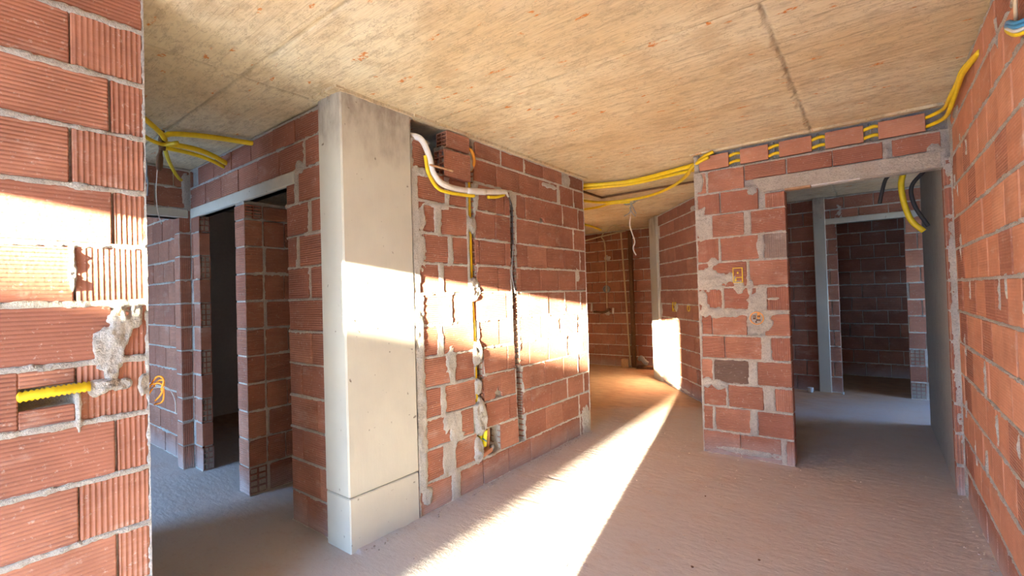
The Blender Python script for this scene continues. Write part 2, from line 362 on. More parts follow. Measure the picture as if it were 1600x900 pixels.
class Wall:
    """local frame: x along the wall, y into it (face at y=0, seen from -y), z up"""
    def __init__(s, name, origin, angle, u0, u1, zs, thick=0.11):
        s.name = name; s.o = origin; s.a = angle; s.u0, s.u1, s.zs, s.T = u0, u1, zs, thick
        s.rows = []; s.open = []; s.deep = []; s.patch = []; s.shim = []; s.holes = []; s.vstrips = True
        s.seed = random.randint(0, 9999); s.bedw = 0.011; s.proud = 0.0035; s.band = []; s.zlo = -0.02; s.zhi = 2.57
        s.drop = []
    def auto(s, L=0.29, off=0.0, kinds=('',), j=0.010, pv=0.0):
        rows = []
        for i in range(len(s.zs)-1):
            u = s.u0+0.006+(-L-j)*((off+(0.5 if i % 2 else 0)+random.uniform(-.06, .06)) % 1); r = []
            while u < s.u1-0.006:
                a, b = max(u, s.u0+0.004), min(u+L*random.uniform(.97, 1.02), s.u1-0.004)
                if b-a > 0.03: r.append((a, b, random.choice(kinds)))
                u = b+j if b > u else u+L+j
                if b >= s.u1-0.004: break
            rows.append(r)
        s.rows = rows; return s
    def build(s, du=0.008, dz=0.008, mat=None, ur=None):
        uu = np.arange(s.u0, s.u1+du*0.5, du); uu[-1] = s.u1
        zz = np.arange(s.zlo, s.zhi+dz*0.5, dz); zz[-1] = s.zhi
        U, Z = np.meshgrid(uu, zz, indexing='ij'); sd = s.seed
        up_ = np.zeros_like(U)
        n1 = fbm(U*34, Z*34, sd, 3)*1.25; n2 = fbm(U*7, Z*7, sd+5, 3)
        wob = vnoise(U*3, Z*0+0.5, sd+9)*0.004
        for zj in s.zs:
            d = s.bedw*(1+0.45*n2)+0.004*n1-np.abs(Z-zj-wob); up_ = np.maximum(up_, np.clip(d/0.006+0.5, 0, 1))
        if s.vstrips:
            for i, r in enumerate(s.rows):
                za, zb = s.zs[i], s.zs[i+1]; prev = s.u0-0.02
                for t in list(r)+[(s.u1+0.02, 0)]:
                    gap = t[0]-prev
                    if 0.012 < gap < 0.13 or (prev < s.u0 and 0.03 < gap < 0.5):
                        c, hw = (prev+t[0])/2, gap/2+0.004
                        d = np.minimum(hw*(1+0.25*n2)+0.006*n1-np.abs(U-c), np.minimum(Z-za+.004, zb+.004-Z))
                        up_ = np.maximum(up_, np.clip(d/0.006+0.5, 0, 1))
                    prev = t[1]
        hgt = np.zeros_like(U)
        for (pu, pz, ru, rz, ph) in s.patch:
            rr = np.sqrt(((U-pu)/ru)**2+((Z-pz)/rz)**2)+0.55*n2+0.30*n1
            k = np.clip((1.0-rr)/0.25, 0, 1); up_ = np.maximum(up_, k); hgt = np.maximum(hgt, k*ph)
        H = -0.016+up_*(0.0165+s.proud)+up_*(0.0036*n1+0.0018*n2)+hgt*(0.75+0.8*n1+0.5*n2)
        mask = np.zeros_like(U, bool)
        for (a, b, c, d, dep) in s.deep:
            m = (U > a) & (U < b) & (Z > c) & (Z < d) & (hgt < 0.004)
            H[m] = -dep+0.01*n1[m]
        for (a, b, c, d) in s.open:
            mask |= (U > a-1e-6) & (U < b+1e-6) & (Z > c-1e-6) & (Z < d+1e-6)
        keepc = np.ones((U.shape[0]-1, U.shape[1]-1), bool)
        for (a, b, c, d) in s.open:
            cu = (uu[:-1]+uu[1:])/2; cz = (zz[:-1]+zz[1:])/2
            keepc &= ~((cu[:, None] > a) & (cu[:, None] < b) & (cz[None] > c) & (cz[None] < d))
        # clamp sheet to stay off the outer sides
        ex = MB(); cu = sorted({s.u0, s.u1, *[v for q in s.open+s.deep for v in q[:2]]}); cz = sorted({s.zlo, s.zhi, *[v for q in s.open+s.deep for v in q[2:4]]})
        cu = [v for v in cu if s.u0 <= v <= s.u1]; cz = [v for v in cz if s.zlo <= v <= s.zhi]
        def inside(q, x, z): return q[0] < x < q[1] and q[2] < z < q[3]
        for i in range(len(cu)-1):
            for k in range(len(cz)-1):
                x, z = (cu[i]+cu[i+1])/2, (cz[k]+cz[k+1])/2
                if any(inside(q, x, z) for q in s.open): continue
                dep = max([q[4] for q in s.deep if inside(q, x, z)]+[0])
                a, b = cu[i], cu[i+1]
                e0 = 0.008 if (a == s.u0 or any(abs(a-q[1]) < 1e-6 and q[2] < z < q[3] for q in s.open)) else 0
                e1 = 0.008 if (b == s.u1 or any(abs(b-q[0]) < 1e-6 and q[2] < z < q[3] for q in s.open)) else 0
                y0 = 0.019+dep
                if y0 < s.T-0.012: ex.box(a+e0, b-e1, y0, s.T-0.007, cz[k], cz[k+1])
                else: ex.box(a+e0, b-e1, s.T-0.004, s.T+0.006, cz[k], cz[k+1])
        me = grid_mesh(s.name, U, -H, Z, mat or M_MORTAR, keepc, ex)
        s.ob = struct(link(s.name, me, None, s.o, (0, 0, s.a)))
        # bricks
        for i, r in enumerate(s.rows):
            za, zb = s.zs[i], s.zs[i+1]; h = zb-za-0.011
            for t in r:
                a, b = t[0], t[1]; kind = t[2] if len(t) > 2 else ''; hol = t[3] if len(t) > 3 else ''
                zc = (za+zb)/2
                segs = [(a, b)]
                for (oa, ob_, oc, od) in s.open:
                    if oc < zc < od:
                        ns = []
                        for (p, q) in segs:
                            if q <= oa or p >= ob_: ns.append((p, q)); continue
                            if p < oa: ns.append((p, oa))
                            if q > ob_: ns.append((ob_, q))
                        segs = ns
                for (p, q) in segs:
                    if q-p < 0.03: continue
                    hh = min(h, h if zb < s.zhi-0.01 else s.zhi-za-0.03)
                    s.brick((p+q)/2, (za+0.0055+hh/2), q-p, hh, kind, hol)
        return s
    def brick(s, u, z, w_, h_, kind='', hol='', dy=None, rot=(0, 0, 0), depth=None):
        D = depth or s.T-0.002
        me = brick_mesh(w_, D, h_, kind, hol)
        dy = random.uniform(-0.0028, 0.0022) if dy is None else dy
        o = link('brick', me, s.ob, (u, D/2+dy, z), (rot[0]+random.uniform(-.004, .004), rot[1]+random.uniform(-.006, .006), rot[2]+random.uniform(-.006, .006)))
        if hol: o['label'] = 'hollow brick showing its open cells'
        elif kind == 'd': o['label'] = 'dark brown brick'
        elif kind == 'dv': o['label'] = 'grey ribbed brick'
        return o
ZS = [0, .2, .4, .6, .8, 1.0, 1.2, 1.4, 1.6, 1.8, 2.0, 2.2, 2.385, 2.545]
H = 2.56

# ================================================================== STRUCTURE
XC, XL, XR, YP, YD = -2.297, -2.117, 0.429, 4.163, 1.49
def boxes(name, lst, mat=None):
    mb = MB()
    for q in lst: mb.box(*q)
    return struct(link(name, mb.mesh(name, mat or M_MORTAR)))

# floor ---------------------------------------------------------------
def axis(parts):
    out = [parts[0][0]]
    for a, b, st in parts:
        n = max(1, round((b-a)/st)); out += list(np.linspace(a, b, n+1)[1:])
    return np.array(out)
xs = axis([(-6.65, -4.9, .1), (-4.9, -2.3, .025), (-2.3, .45, .011), (.45, 2.7, .1)])
ys = axis([(-2.75, 1.0, .1), (1.0, 5.0, .012), (5.0, 8.3, .025), (8.3, 9.3, .1)])
X, Y = np.meshgrid(xs, ys, indexing='ij')
Zf = 0.0030*fbm(X*1.1, Y*1.1, 3, 2)+0.0010*fbm(X*9+2*fbm(X*2, Y*2, 8, 2), Y*24, 11, 4)+0.0006*fbm(X*45, Y*45, 21, 2)
rid = np.abs(fbm(X*5+Y*2, Y*13-X*3, 33, 3)); Zf -= 0.0025*np.clip(1-rid/0.03, 0, 1)*np.clip(fbm(X*1.3, Y*1.3, 40, 2)*3, 0, 1)
for yg, xa, xb in ((2.55, -1.95, -1.35), (2.95, -2.1, -1.45), (3.35, -1.9, -1.5), (3.62, -2.2, -1.6)):
    yy = yg+0.05*(X-xa)+0.012*vnoise(X*6, X*0, int(yg*100)); Zf -= 0.0022*np.clip(1-np.abs(Y-yy)/0.013, 0, 1)*((X > xa) & (X < xb))
near = np.clip(1-np.abs(X-XC)/0.09, 0, 1)*(Y > 1.5)*(Y < 4.2); Zf += near*(0.010+0.008*fbm(X*20, Y*12, 51, 3))
near = np.clip(1-np.abs(X-XR)/0.07, 0, 1)*(Y < 4.2); Zf += near*(0.012+0.008*fbm(X*20, Y*12, 55, 3))
near = np.clip(1-np.abs(Y-YP)/0.05, 0, 1)*(X > -1.22)*(X < -0.5); Zf += near*(0.006+0.006*fbm(X*16, Y*16, 57, 3))
ex = MB(); ex.box(-6.75, 2.8, -2.8, 9.4, -0.34, -0.03)
floor = struct(link('floor', grid_mesh('floor', X, Y, Zf, M_FLOOR, None, ex)))

# ceiling -------------------------------------------------------------
xs = axis([(-6.65, -2.75, .08), (-2.75, .45, .009), (.45, 2.7, .1)])
ys = axis([(-2.75, 0.0, .1), (0.0, 4.3, .009), (4.3, 8.3, .03), (8.3, 9.3, .1)])
X, Y = np.meshgrid(xs, ys, indexing='ij')
n = fbm(X*3, Y*3, 71, 4)
Zc = 0.0035*fbm(X*1.2, Y*5, 72, 4)+0.0016*fbm(X*5, Y*60, 73, 3)+0.0012*fbm(X*25, Y*40, 74, 3)
def seam(D, w_, dep, cond=True, rough=0.0):
    return dep*np.clip(1-np.abs(D+0.004*n+rough*fbm(X*14, Y*14, 79, 3))/w_, 0, 1)*cond
Zc += seam(Y-1.06, .011, .011)+seam(Y-2.15-0.006*(X+2.3), .010, .010, X > -2.3)+seam(Y-3.2+.03*(X+2), .007, .004, X > -2.3)
Zc += seam(X+2.55, .011, .010, Y < 1.5)+seam(X+.335, .013, .008, Y > 2.15, 0.035)+seam(X+1.1, .007, .003, (Y > 1.06) & (Y < 2.15))
Zc -= seam(X+.355, .018, .003, Y > 2.15, 0.04)+seam(Y-2.17, .012, .003)
Zc += 0.004*((X > -.335) & (Y > 2.15))-0.003*((Y < 2.15) & (Y > 1.06))
for k in range(7):
    yy = 2.35+0.09*k; Zc += seam(Y-yy-0.01*math.sin(k*2.2), .006, .003, (X > -1.75-0.1*k+0.3*math.sin(k)) & (X < -0.75+0.25*math.sin(k*1.7)))
ex = MB(); ex.box(-6.75, 2.8, -2.8, 9.4, 2.62, 2.85)
# cast lips left where the shuttering met the walls
for (x0, x1, y0, y1) in ((XC-.02, XC+.035, 1.97, 4.22), (-2.54, XC+.03, 1.42, 1.47), (XC-.01, XC+.022, 1.45, 1.97), (-1.22, .43, YP-.03, YP+.01)):
    n_ = 14
    for k in range(n_):
        f0, f1 = k/n_, (k+1)/n_; j = random.uniform(-.004, .004)
        if x1-x0 < y1-y0: ex.box(x0, x1+j, y0+(y1-y0)*f0, y0+(y1-y0)*f1, 2.541+j*.6, 2.565)
        else: ex.box(x0+(x1-x0)*f0, x0+(x1-x0)*f1, y0+j, y1, 2.545+j*.6, 2.565)
ceiling = struct(link('ceiling', grid_mesh('ceiling', X, Y, H+Zc, M_CEIL, None, ex)))
c_me = ceiling.data
# concrete column ----------------------------------------------------------
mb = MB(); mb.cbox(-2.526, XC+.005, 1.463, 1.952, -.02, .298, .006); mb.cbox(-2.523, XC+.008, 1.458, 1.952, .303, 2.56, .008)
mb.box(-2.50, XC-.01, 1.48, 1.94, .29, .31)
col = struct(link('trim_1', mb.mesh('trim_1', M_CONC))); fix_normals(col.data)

# middle wall (hollow brick, chased for conduits) ---------------------------
C_ROWS = [[(1.963, 2.245), (2.32, 2.56), (2.571, 2.863), (2.871, 3.156), (3.165, 3.458), (3.468, 3.741), (3.752, 3.981), (3.993, 4.122)], [(2.013, 2.17), (2.278, 2.499), (2.809, 2.998), (3.094, 3.388), (3.398, 3.674), (3.685, 3.969), (3.981, 4.148)], [(2.03, 2.243), (2.348, 2.473), (2.613, 2.89), (2.899, 2.991), (3.069, 3.186), (3.196, 3.491), (3.501, 3.765), (3.777, 4.07), (4.083, 4.162)], [(2.032, 2.161), (2.202, 2.502), (2.593, 2.796), (2.803, 2.975), (3.079, 3.39), (3.4, 3.698), (3.709, 3.969), (3.982, 4.175)], [(2.022, 2.252), (2.295, 2.497), (2.595, 2.877), (2.885, 2.976), (3.045, 3.17), (3.179, 3.462), (3.472, 3.766), (3.778, 4.07), (4.083, 4.188)], [(2.019, 2.147), (2.199, 2.498), (2.554, 2.783), (2.791, 2.952), (3.046, 3.352), (3.362, 3.677), (3.688, 3.97), (3.983, 4.189)], [(2.026, 2.267), (2.292, 2.46), (2.542, 2.88), (2.888, 2.954), (3.039, 3.191), (3.201, 3.485), (3.495, 3.768), (3.78, 4.059), (4.072, 4.189)], [(2.006, 2.173), (2.215, 2.454), (2.55, 2.786), (2.794, 2.955), (3.032, 3.084), (3.093, 3.374), (3.384, 3.668), (3.679, 3.984), (3.996, 4.202)], [(2.029, 2.264), (2.307, 2.456), (2.544, 2.587), (2.594, 2.891), (2.899, 2.965), (3.042, 3.184), (3.194, 3.486), (3.497, 3.781), (3.792, 4.072), (4.085, 4.202)], [(2.004, 2.147), (2.206, 2.457), (2.553, 2.773), (2.781, 2.966), (3.052, 3.366), (3.376, 3.647), (3.658, 3.96), (3.972, 4.189)], [(2.005, 2.249), (2.286, 2.459), (2.583, 2.791), (2.798, 2.894), (2.902, 2.968), (3.053, 3.178), (3.187, 3.478), (3.489, 3.771), (3.783, 4.06), (4.073, 4.19)], [(1.975, 2.1), (2.556, 2.807), (2.815, 3.098), (3.107, 3.398), (3.408, 3.692), (3.737, 3.985), (3.997, 4.189)], [(2.569, 2.862), (2.878, 3.168), (3.187, 3.467), (3.477, 3.78), (3.921, 4.199)]]
P_ROWS = [[(-1.192, -0.905), (-0.9, -0.612), (-0.577, -0.534, 'v')], [(-1.185, -1.112), (-1.092, -0.822), (-0.771, -0.536)], [(-1.178, -0.999), (-0.984, -0.723), (-0.642, -0.533, 'v')], [(-1.187, -1.103), (-1.088, -0.822, 'd'), (-0.762, -0.531)], [(-1.18, -1.0), (-0.995, -0.723), (-0.655, -0.532, 'v')], [(-1.178, -1.095), (-1.089, -0.823), (-0.693, -0.53)], [(-1.198, -1.006, 'v'), (-0.991, -0.741), (-0.673, -0.536, 'v')], [(-1.19, -1.106), (-1.075, -0.809), (-0.79, -0.533)], [(-1.188, -1.017, 'v'), (-1.002, -0.718), (-0.681, -0.526, 'dv')], [(-1.192, -1.102), (-1.061, -0.818), (-0.766, -0.523)], [(-1.175, -0.998, 'v'), (-0.988, -0.708), (-0.658, -0.517, 'v')], [(-1.173, -1.099), (-1.084, -0.805), (-0.796, -0.51), (-0.497, -0.211), (-0.207, 0.081), (0.133, 0.381)], [(-1.152, -0.916), (-0.828, -0.623), (-0.548, -0.333), (-0.248, -0.021), (0.062, 0.311)]]
L_ROWS = [[(0.16, 0.438), (0.443, 0.531, 'v')], [(0.162, 0.339), (0.344, 0.532, 'v')], [(0.163, 0.439), (0.446, 0.532, 'v')], [(0.165, 0.34), (0.345, 0.531, 'v')], [(0.166, 0.439), (0.446, 0.532, 'v')], [(0.168, 0.338), (0.344, 0.527, 'v')], [(0.169, 0.435), (0.444, 0.53, 'v')], [(0.171, 0.336), (0.344, 0.53, 'v')], [(0.172, 0.438), (0.445, 0.531, 'v')], [(0.173, 0.329), (0.337, 0.53, 'v')], [(0.175, 0.434), (0.442, 0.53, 'v')], [(0.176, 0.333), (0.337, 0.531, 'v')], [(0.178, 0.547)]]
D_ROWS = [[(-2.967, -2.795), (-2.787, -2.552)], [(-2.966, -2.64), (-2.633, -2.55)], [(-2.966, -2.823), (-2.816, -2.549)], [(-2.965, -2.659), (-2.652, -2.547)], [(-2.965, -2.822), (-2.814, -2.559)], [(-2.973, -2.7), (-2.693, -2.551)], [(-2.973, -2.55)], [(-2.972, -2.713), (-2.691, -2.548)], [(-2.964, -2.858), (-2.819, -2.547)], [(-2.972, -2.711), (-2.667, -2.553)], [(-2.971, -2.865), (-2.818, -2.544)], [(-4.6, -3.681), (-3.67, -2.748), (-2.725, -2.543)], [(-4.447, -3.138), (-3.129, -2.85), (-2.842, -2.543)]]

def split_long(row, L=.33):
    out = []
    for t in row:
        n_ = max(1, round((t[1]-t[0])/.3)); w_ = (t[1]-t[0]+.008)/n_
        for k in range(n_): out.append((t[0]+k*w_, t[0]+(k+1)*w_-.008, *t[2:]))
    return out
CZ = [0, .2, .405, .6, .8, 1.0, 1.205, 1.412, 1.612, 1.81, 2.02, 2.225, 2.41, 2.54]
W = Wall('wall_middle', (XC, 0, 0), math.pi/2, 1.952, 4.19, CZ)
W.open = [(1.975, 2.33, 2.43, 2.57), (2.12, 2.245, 2.225, 2.43), (2.62, 2.77, .255, .395)]
rows = []
for i, r in enumerate(C_ROWS):
    rr = []
    for t in r:
        a, b = t[0], t[1]; k = ''
        if b > 4.13: b = 4.186
        if a > 3.0 and a < 3.12 and i > 0: rr.append((a, b, k, 'L'))
        elif i == 1 and abs(a-2.809) < .01: rr.append((2.775, b, k, 'L'))
        elif abs(a-2.55) < .05 and b-a > .1 and i > 0 and i < 11: rr.append((a, b, k, 'L' if i in (3, 5, 7, 9) else ''))
        else: rr.append((a, b, k))
    rows.append(rr)
W.rows = rows
W.deep = [(2.478, 2.545, 1.41, 2.30, .082), (2.498, 2.552, 1.0, 1.41, .082), (2.503, 2.59, .41, 1.0, .082), (2.50, 2.775, .215, .405, .075), (2.972, 3.034, 1.41, 2.12, .082), (2.968, 3.044, .8, 1.41, .082), (2.988, 3.072, .41, .8, .082), (2.996, 3.082, .21, .41, .082),
          (2.49, 2.56, 2.30, 2.50, .05)]
P_ = W.patch
for q in [(2.512, 1.91, .04, .06, .010), (2.515, 1.44, .06, .10, .014), (2.535, .97, .055, .11, .016), (2.53, .735, .04, .06, .020),
          (2.545, .50, .065, .13, .022), (2.515, .27, .06, .10, .022), (2.26, .93, .07, .14, .004), (2.28, .44, .05, .12, .004),
          (2.29, .14, .045, .10, .004), (2.21, .55, .05, .09, .003), (4.02, 1.56, .06, .08, .004), (3.55, 2.37, .16, .03, .005),
          (4.09, .12, .10, .15, .012), (2.0, 1.70, .07, .16, .004), (1.985, 1.15, .05, .30, .006), (1.98, .7, .06, .3, .006), (2.03, 1.9, .05, .1, .004),
          (2.52, 2.37, .05, .12, .006), (3.86, 2.47, .10, .07, .004), (1.99, .30, .05, .2, .008), (2.02, .12, .05, .08, .006),
          (2.33, .43, .06, .03, .004), (2.2, 2.0, .12, .02, .004), (2.06, 2.20, .09, .03, .008),
          (2.3, .2, .3, .018, .008), (2.62, .205, .1, .02, .012)]: P_.append(q)
W.bedw = .011
W.build(.0075, .0075); W_MID = W
# loose bricks beside the void at the top: they sit proud of the wall and show their hollow ends
W.brick(2.348, 2.302, .245, .185, '', 'L', dy=-.035, rot=(0, math.radians(.5), math.radians(-3)))
W.brick(2.372, 2.474, .215, .112, '', 'L', dy=-.022, rot=(0, math.radians(1), math.radians(-2)))
W.brick(2.07, 2.17, .05, .09, 's', '', dy=.03, rot=(0, .1, 0), depth=.06)
# a few broken bites in the bricks: dark pockets with crumbs of fired clay
# concrete chunks in the opening low in the wall
W.brick(2.60, .232, .13, .03, 's', '', dy=-.01, rot=(0, -.12, .05), depth=.06)

# fired-clay webs left inside the two chases
for (ua, ub, za, zb) in ((2.974, 3.032, 1.42, 2.11), (2.970, 3.042, .81, 1.40), (2.990, 3.070, .42, .80), (2.998, 3.080, .22, .41), (2.480, 2.543, 1.52, 2.28), (2.505, 2.588, .42, .99)):
    mb = MB(); mb.box(ua+.001, ub-.001, .060, .066, za, zb); z = za+.01; rn = random.Random(int(za*100))
    while z < zb-.01:
        mb.box(ua+.001, ub-.001, .060-rn.uniform(.004, .02), .062, z, z+.006)
        mb.box(ub-rn.uniform(.010, .022), ub-.001, .006, .062, z, z+.007); z += .046
    o = link('broken_webs', mb.mesh('broken_webs', M_BRICK), W_MID.ob); o['kind'] = 'stuff'; o['label'] = 'broken clay webs of the bricks inside the chase'
def notch(wall, u, z, poly):
    """swap the brick at (u, z) for one whose outline has a broken bite; poly in wall coords"""
    best = min([o for o in wall.ob.children if o.name.startswith('brick')], key=lambda o: (o.location.x-u)**2*.3+(o.location.z-z)**2)
    D = wall.T-.002; mb = MB(); mb.prism([(a-best.location.x, b-best.location.z) for a, b in poly], -D/2, D/2)
    best.data = mb.mesh('brick', M_BRICK); fix_normals(best.data)
notch(W_MID, 2.695, .70, [(2.593, .606), (2.715, .606), (2.722, .64), (2.710, .655), (2.735, .668), (2.748, .70), (2.765, .69), (2.770, .66), (2.796, .65), (2.796, .795), (2.593, .795)])
notch(W_MID, 3.52, 1.1, [(3.362, 1.006), (3.677, 1.006), (3.677, 1.06), (3.655, 1.07), (3.66, 1.10), (3.645, 1.14), (3.677, 1.17), (3.677, 1.2), (3.362, 1.2)])
notch(W_MID, 3.33, 2.12, [(3.187, 2.026), (3.385, 2.026), (3.395, 2.06), (3.42, 2.07), (3.45, 2.06), (3.46, 2.026), (3.478, 2.026), (3.478, 2.218), (3.187, 2.218)])

# doorway wall (right) ---------------------------------------------------------
PZ = [0, .2, .405, .6, .805, 1.0, 1.2, 1.4, 1.615, 1.82, 2.015, 2.2, 2.392, 2.53]
W = Wall('wall_doorway', (0, YP, 0), 0, -1.196, .427, PZ, .12)
W.open = [(-.52, .385, -.02, 2.15)]
rows = []; tops = []
for i, r in enumerate(P_ROWS):
    rr = []
    for t in r:
        a, b = max(t[0], -1.192), t[1]; k = t[2] if len(t) > 2 else ''
        if b > -.56 and i < 11: b = -.522
        if i == 11 and a > -.85: tops.append((a, b, 2.325, .115, k)); continue
        if i == 10 and a > -.69: tops.append((a, b, 2.078, .117, k)); continue
        if i == 12: tops.append((a, b, 2.465, .122, k)); continue
        rr.append((a, b, k))
    if i < 11: rr.append((.388, .424, 'v'))
    rows.append(rr)
W.rows = rows
W.deep = [(-1.16, .425, 2.398, 2.56, .062)]
W.patch = [(-1.15, 1.93, .055, .16, .007), (-1.155, 2.31, .05, .10, .006), (-1.10, 1.46, .14, .11, .010), (-1.0, 1.48, .13, .05, .006), (-1.06, 1.62, .05, .05, .004), (-1.14, 1.20, .05, .07, .008),
           (-1.05, 1.19, .09, .06, .010), (-.93, 1.19, .18, .055, .007), (-.76, 1.27, .07, .13, .009), (-.74, 1.12, .11, .11, .008), (-.60, 1.19, .10, .025, .004),
           (-1.15, .60, .05, .05, .008), (-1.06, .59, .06, .045, .010), (-.87, 1.395, .05, .07, .005), (-.79, 1.39, .03, .09, .005), (-1.16, 1.32, .04, .09, .004),
           (-.70, 1.72, .03, .09, .004), (-.74, 2.17, .06, .06, .004), (.36, 2.24, .07, .10, .004), (.10, 2.3, .02, .07, .003), (.41, 1.2, .02, 1.0, .0), (-.9, .06, .3, .03, .004), (-.62, 1.30, .06, .02, .003)]
W.build(.0075, .0075); W_DOOR = W
for (a, b, zc, hh, k) in tops:
    W.brick((a+b)/2, zc, b-a, hh, k or ('s' if zc > 2.4 else ''), '', dy=0.001, depth=.028 if zc > 2.4 else .10)
mb = MB(); mb.prism([(-.735, 2.245), (-.70, 2.185), (-.665, 2.152), (.375, 2.152), (.375, 2.252), (-.2, 2.256), (-.735, 2.262)], -.012, .112)
li = link('lintel', mb.mesh('lintel', mortar_mat('lintel_concrete', (0.60, 0.54, 0.44), (0.46, 0.40, 0.32), .010, 22)), W.ob); fix_normals(li.data); li['label'] = 'rough pale concrete lintel'
mb = MB(); mb.cbox(-.52, -.35, -.020, .05, 2.138, 2.151, .002); s_ = link('packing_strip', mb.mesh('packing_strip', M_WOOD), W.ob); s_['label'] = 'thin reddish wooden packing strip'
mb = MB(); mb.cbox(-.345, -.05, -.014, .05, 2.144, 2.151, .002); s_ = link('packing_strip', mb.mesh('packing_strip', M_WHT), W.ob); s_['label'] = 'thin white packing strip'

# left foreground wall ---------------------------------------------------------
LZ = [0, .2, .4, .6, .8, 1.0, 1.2, 1.4, 1.6, 1.8, 2.0, 2.2, 2.4, 2.545]
W = Wall('wall_left', (XL, 0, 0), math.pi/2, -.25, .538, LZ, .12)
rows = []
for i, r in enumerate(L_ROWS):
    a0 = .146 if r[0][1] > .4 else .05
    if i == 12: rows.append([(-.246, -.01), (0, .25), (.258, .534)]); continue
    rr = [(-.246, a0-.012 if a0 < .1 else -.16)] + ([(-.152, a0-.01)] if a0 > .1 else [])
    if i == 5: rr += [(.05, .205)]
    else: rr += [(a0, r[0][1])]
    rr.append((r[1][0], .534, 'v')); rows.append(rr)
W.rows = rows
W.deep = [(.205, .338, 1.068, 1.138, .06)]
W.patch = [(.455, 1.33, .05, .10, .008), (.43, 1.24, .05, .13, .005), (.40, 1.115, .05, .035, .014), (.46, 1.11, .04, .025, .008), (.52, 1.10, .02, .05, .008), (.50, 1.35, .03, .05, .006), (.43, 1.16, .03, .05, .006),
           (.345, 1.06, .012, .10, .004), (.335, 1.5, .012, .10, .004)]
W.bedw = .0125; W.proud = .003
W.build(.005, .005); W_LEFT = W
W.brick(.2715, 1.1645, .133, .054, dy=0); W.brick(.2715, 1.036, .133, .06, dy=0)
W.brick(.462, 1.36, .03, .028, 's', dy=-.012, rot=(0, .5, 0), depth=.03)
W = Wall('wall_left_rear', (XL, 0, 0), math.pi/2, -2.6, -.252, LZ, .12).auto(off=.3); W.build(.02, .014)

# right wall -----------------------------------------------------------------------
W = Wall('wall_right', (XR, 0, 0), -math.pi/2, -4.16, -.9, ZS, .12)
W.auto(L=.235, off=.15, kinds=('', 's', 's', 's', 's', 's'))
W.patch = [(-3.9, 2.42, .1, .03, .004), (-4.13, 2.3, .03, .25, .006), (-3.3, .9, .02, .1, .003), (-2.6, .32, .02, .08, .003), (-4.1, .1, .05, .12, .006)]+[(-random.uniform(1.2, 4.1), random.uniform(.05, 2.5), .012, random.uniform(.05, .1), .0025) for _ in range(26)]
W.deep = [(-3.09, -3.04, 2.42, 2.50, .05), (-2.52, -2.47, 2.36, 2.56, .05), (-3.42, -3.36, 2.43, 2.50, .05)]
W.bedw = .0095; W.build(.009, .0075); W_RIGHT = W
W = Wall('wall_right_rear', (XR, 0, 0), -math.pi/2, -.898, 2.6, ZS, .12).auto(off=.4, kinds=('', 's')); W.build(.025, .016)

# corridor wall with two door openings -----------------------------------------------
DZ = [0, .2, .4, .6, .8, 1.0, 1.2, 1.4, 1.6, 1.8, 2.0, 2.205, 2.385, 2.54]
W = Wall('wall_corridor', (0, YD, 0), 0, -6.5, -2.528, DZ, .08)
W.open = [(-4.45, -2.965, -.02, 2.13)]
W.auto(off=.2)
rr2 = []
for i in range(13):
    left = [t for t in W.rows[i] if t[0] < (-4.45 if i < 11 else -4.6)]
    if i < 11:
        left = [(t[0], min(t[1], -4.452), '', '') for t in left if min(t[1], -4.452)-t[0] > .03]
        left = [(t[0], min(t[1], -4.602), '') for t in left if min(t[1], -4.602)-t[0] > .03]
        left.append((-4.592, -4.452, 'v', 'R' if i % 2 == 0 else ''))
    else: left = [(t[0], min(t[1], -4.61)) for t in left if min(t[1], -4.61)-t[0] > .03]
    right = split_long([tuple(t) for t in D_ROWS[i]])
    right = [(max(t[0], -2.963) if i < 11 else t[0], min(t[1], -2.534)) for t in right]
    rr2.append(left+right)
W.rows = rr2
W.patch = [(-2.80, 2.22, .05, .05, .004), (-2.84, 2.14, .02, .06, .003), (-4.66, 2.35, .06, .2, .004)]
W.build(.011, .009); W_COR = W
mb = MB(); mb.cbox(-4.62, -2.85, -.010, .078, 2.130, 2.212, .006); li = link('lintel', mb.mesh('lintel', M_CONC), W.ob); fix_normals(li.data)
# partition between the two small rooms, its end in the doorway line
W = Wall('wall_partition', (-3.585, 0, 0), math.pi/2, YD-.004, 3.2, DZ, .17)
W.auto(off=.55); 
for i in range(13): W.rows[i] = [(YD, 1.612, '', 'F' if i in (0, 10) else '')]+[(max(t[0], 1.624), t[1]) for t in W.rows[i] if t[1] > 1.70]
W.zhi = 2.13; W.zs = DZ[:11]+[2.125]; W.rows = W.rows[:11]
W.build(.016, .012)
# header over the opening at the end of the corridor, with its short stub
W = Wall('wall_header', (-4.63, 0, 0), math.pi/2, -.6, 1.488, DZ, .14)
W.open = [(-.6, 1.40, -.02, 2.13)]; W.auto(off=.3)
W.rows = [[t for t in r] if i > 10 else [(1.404, 1.484, 'v')] for i, r in enumerate(W.rows)]
W.patch = [(1.46, 2.35, .04, .22, .004)]
W.build(.014, .012)
mb = MB(); mb.cbox(-.6, 1.47, -.004, .13, 2.13, 2.205, .006); li = link('lintel', mb.mesh('lintel', M_CONC), W.ob); fix_normals(li.data)

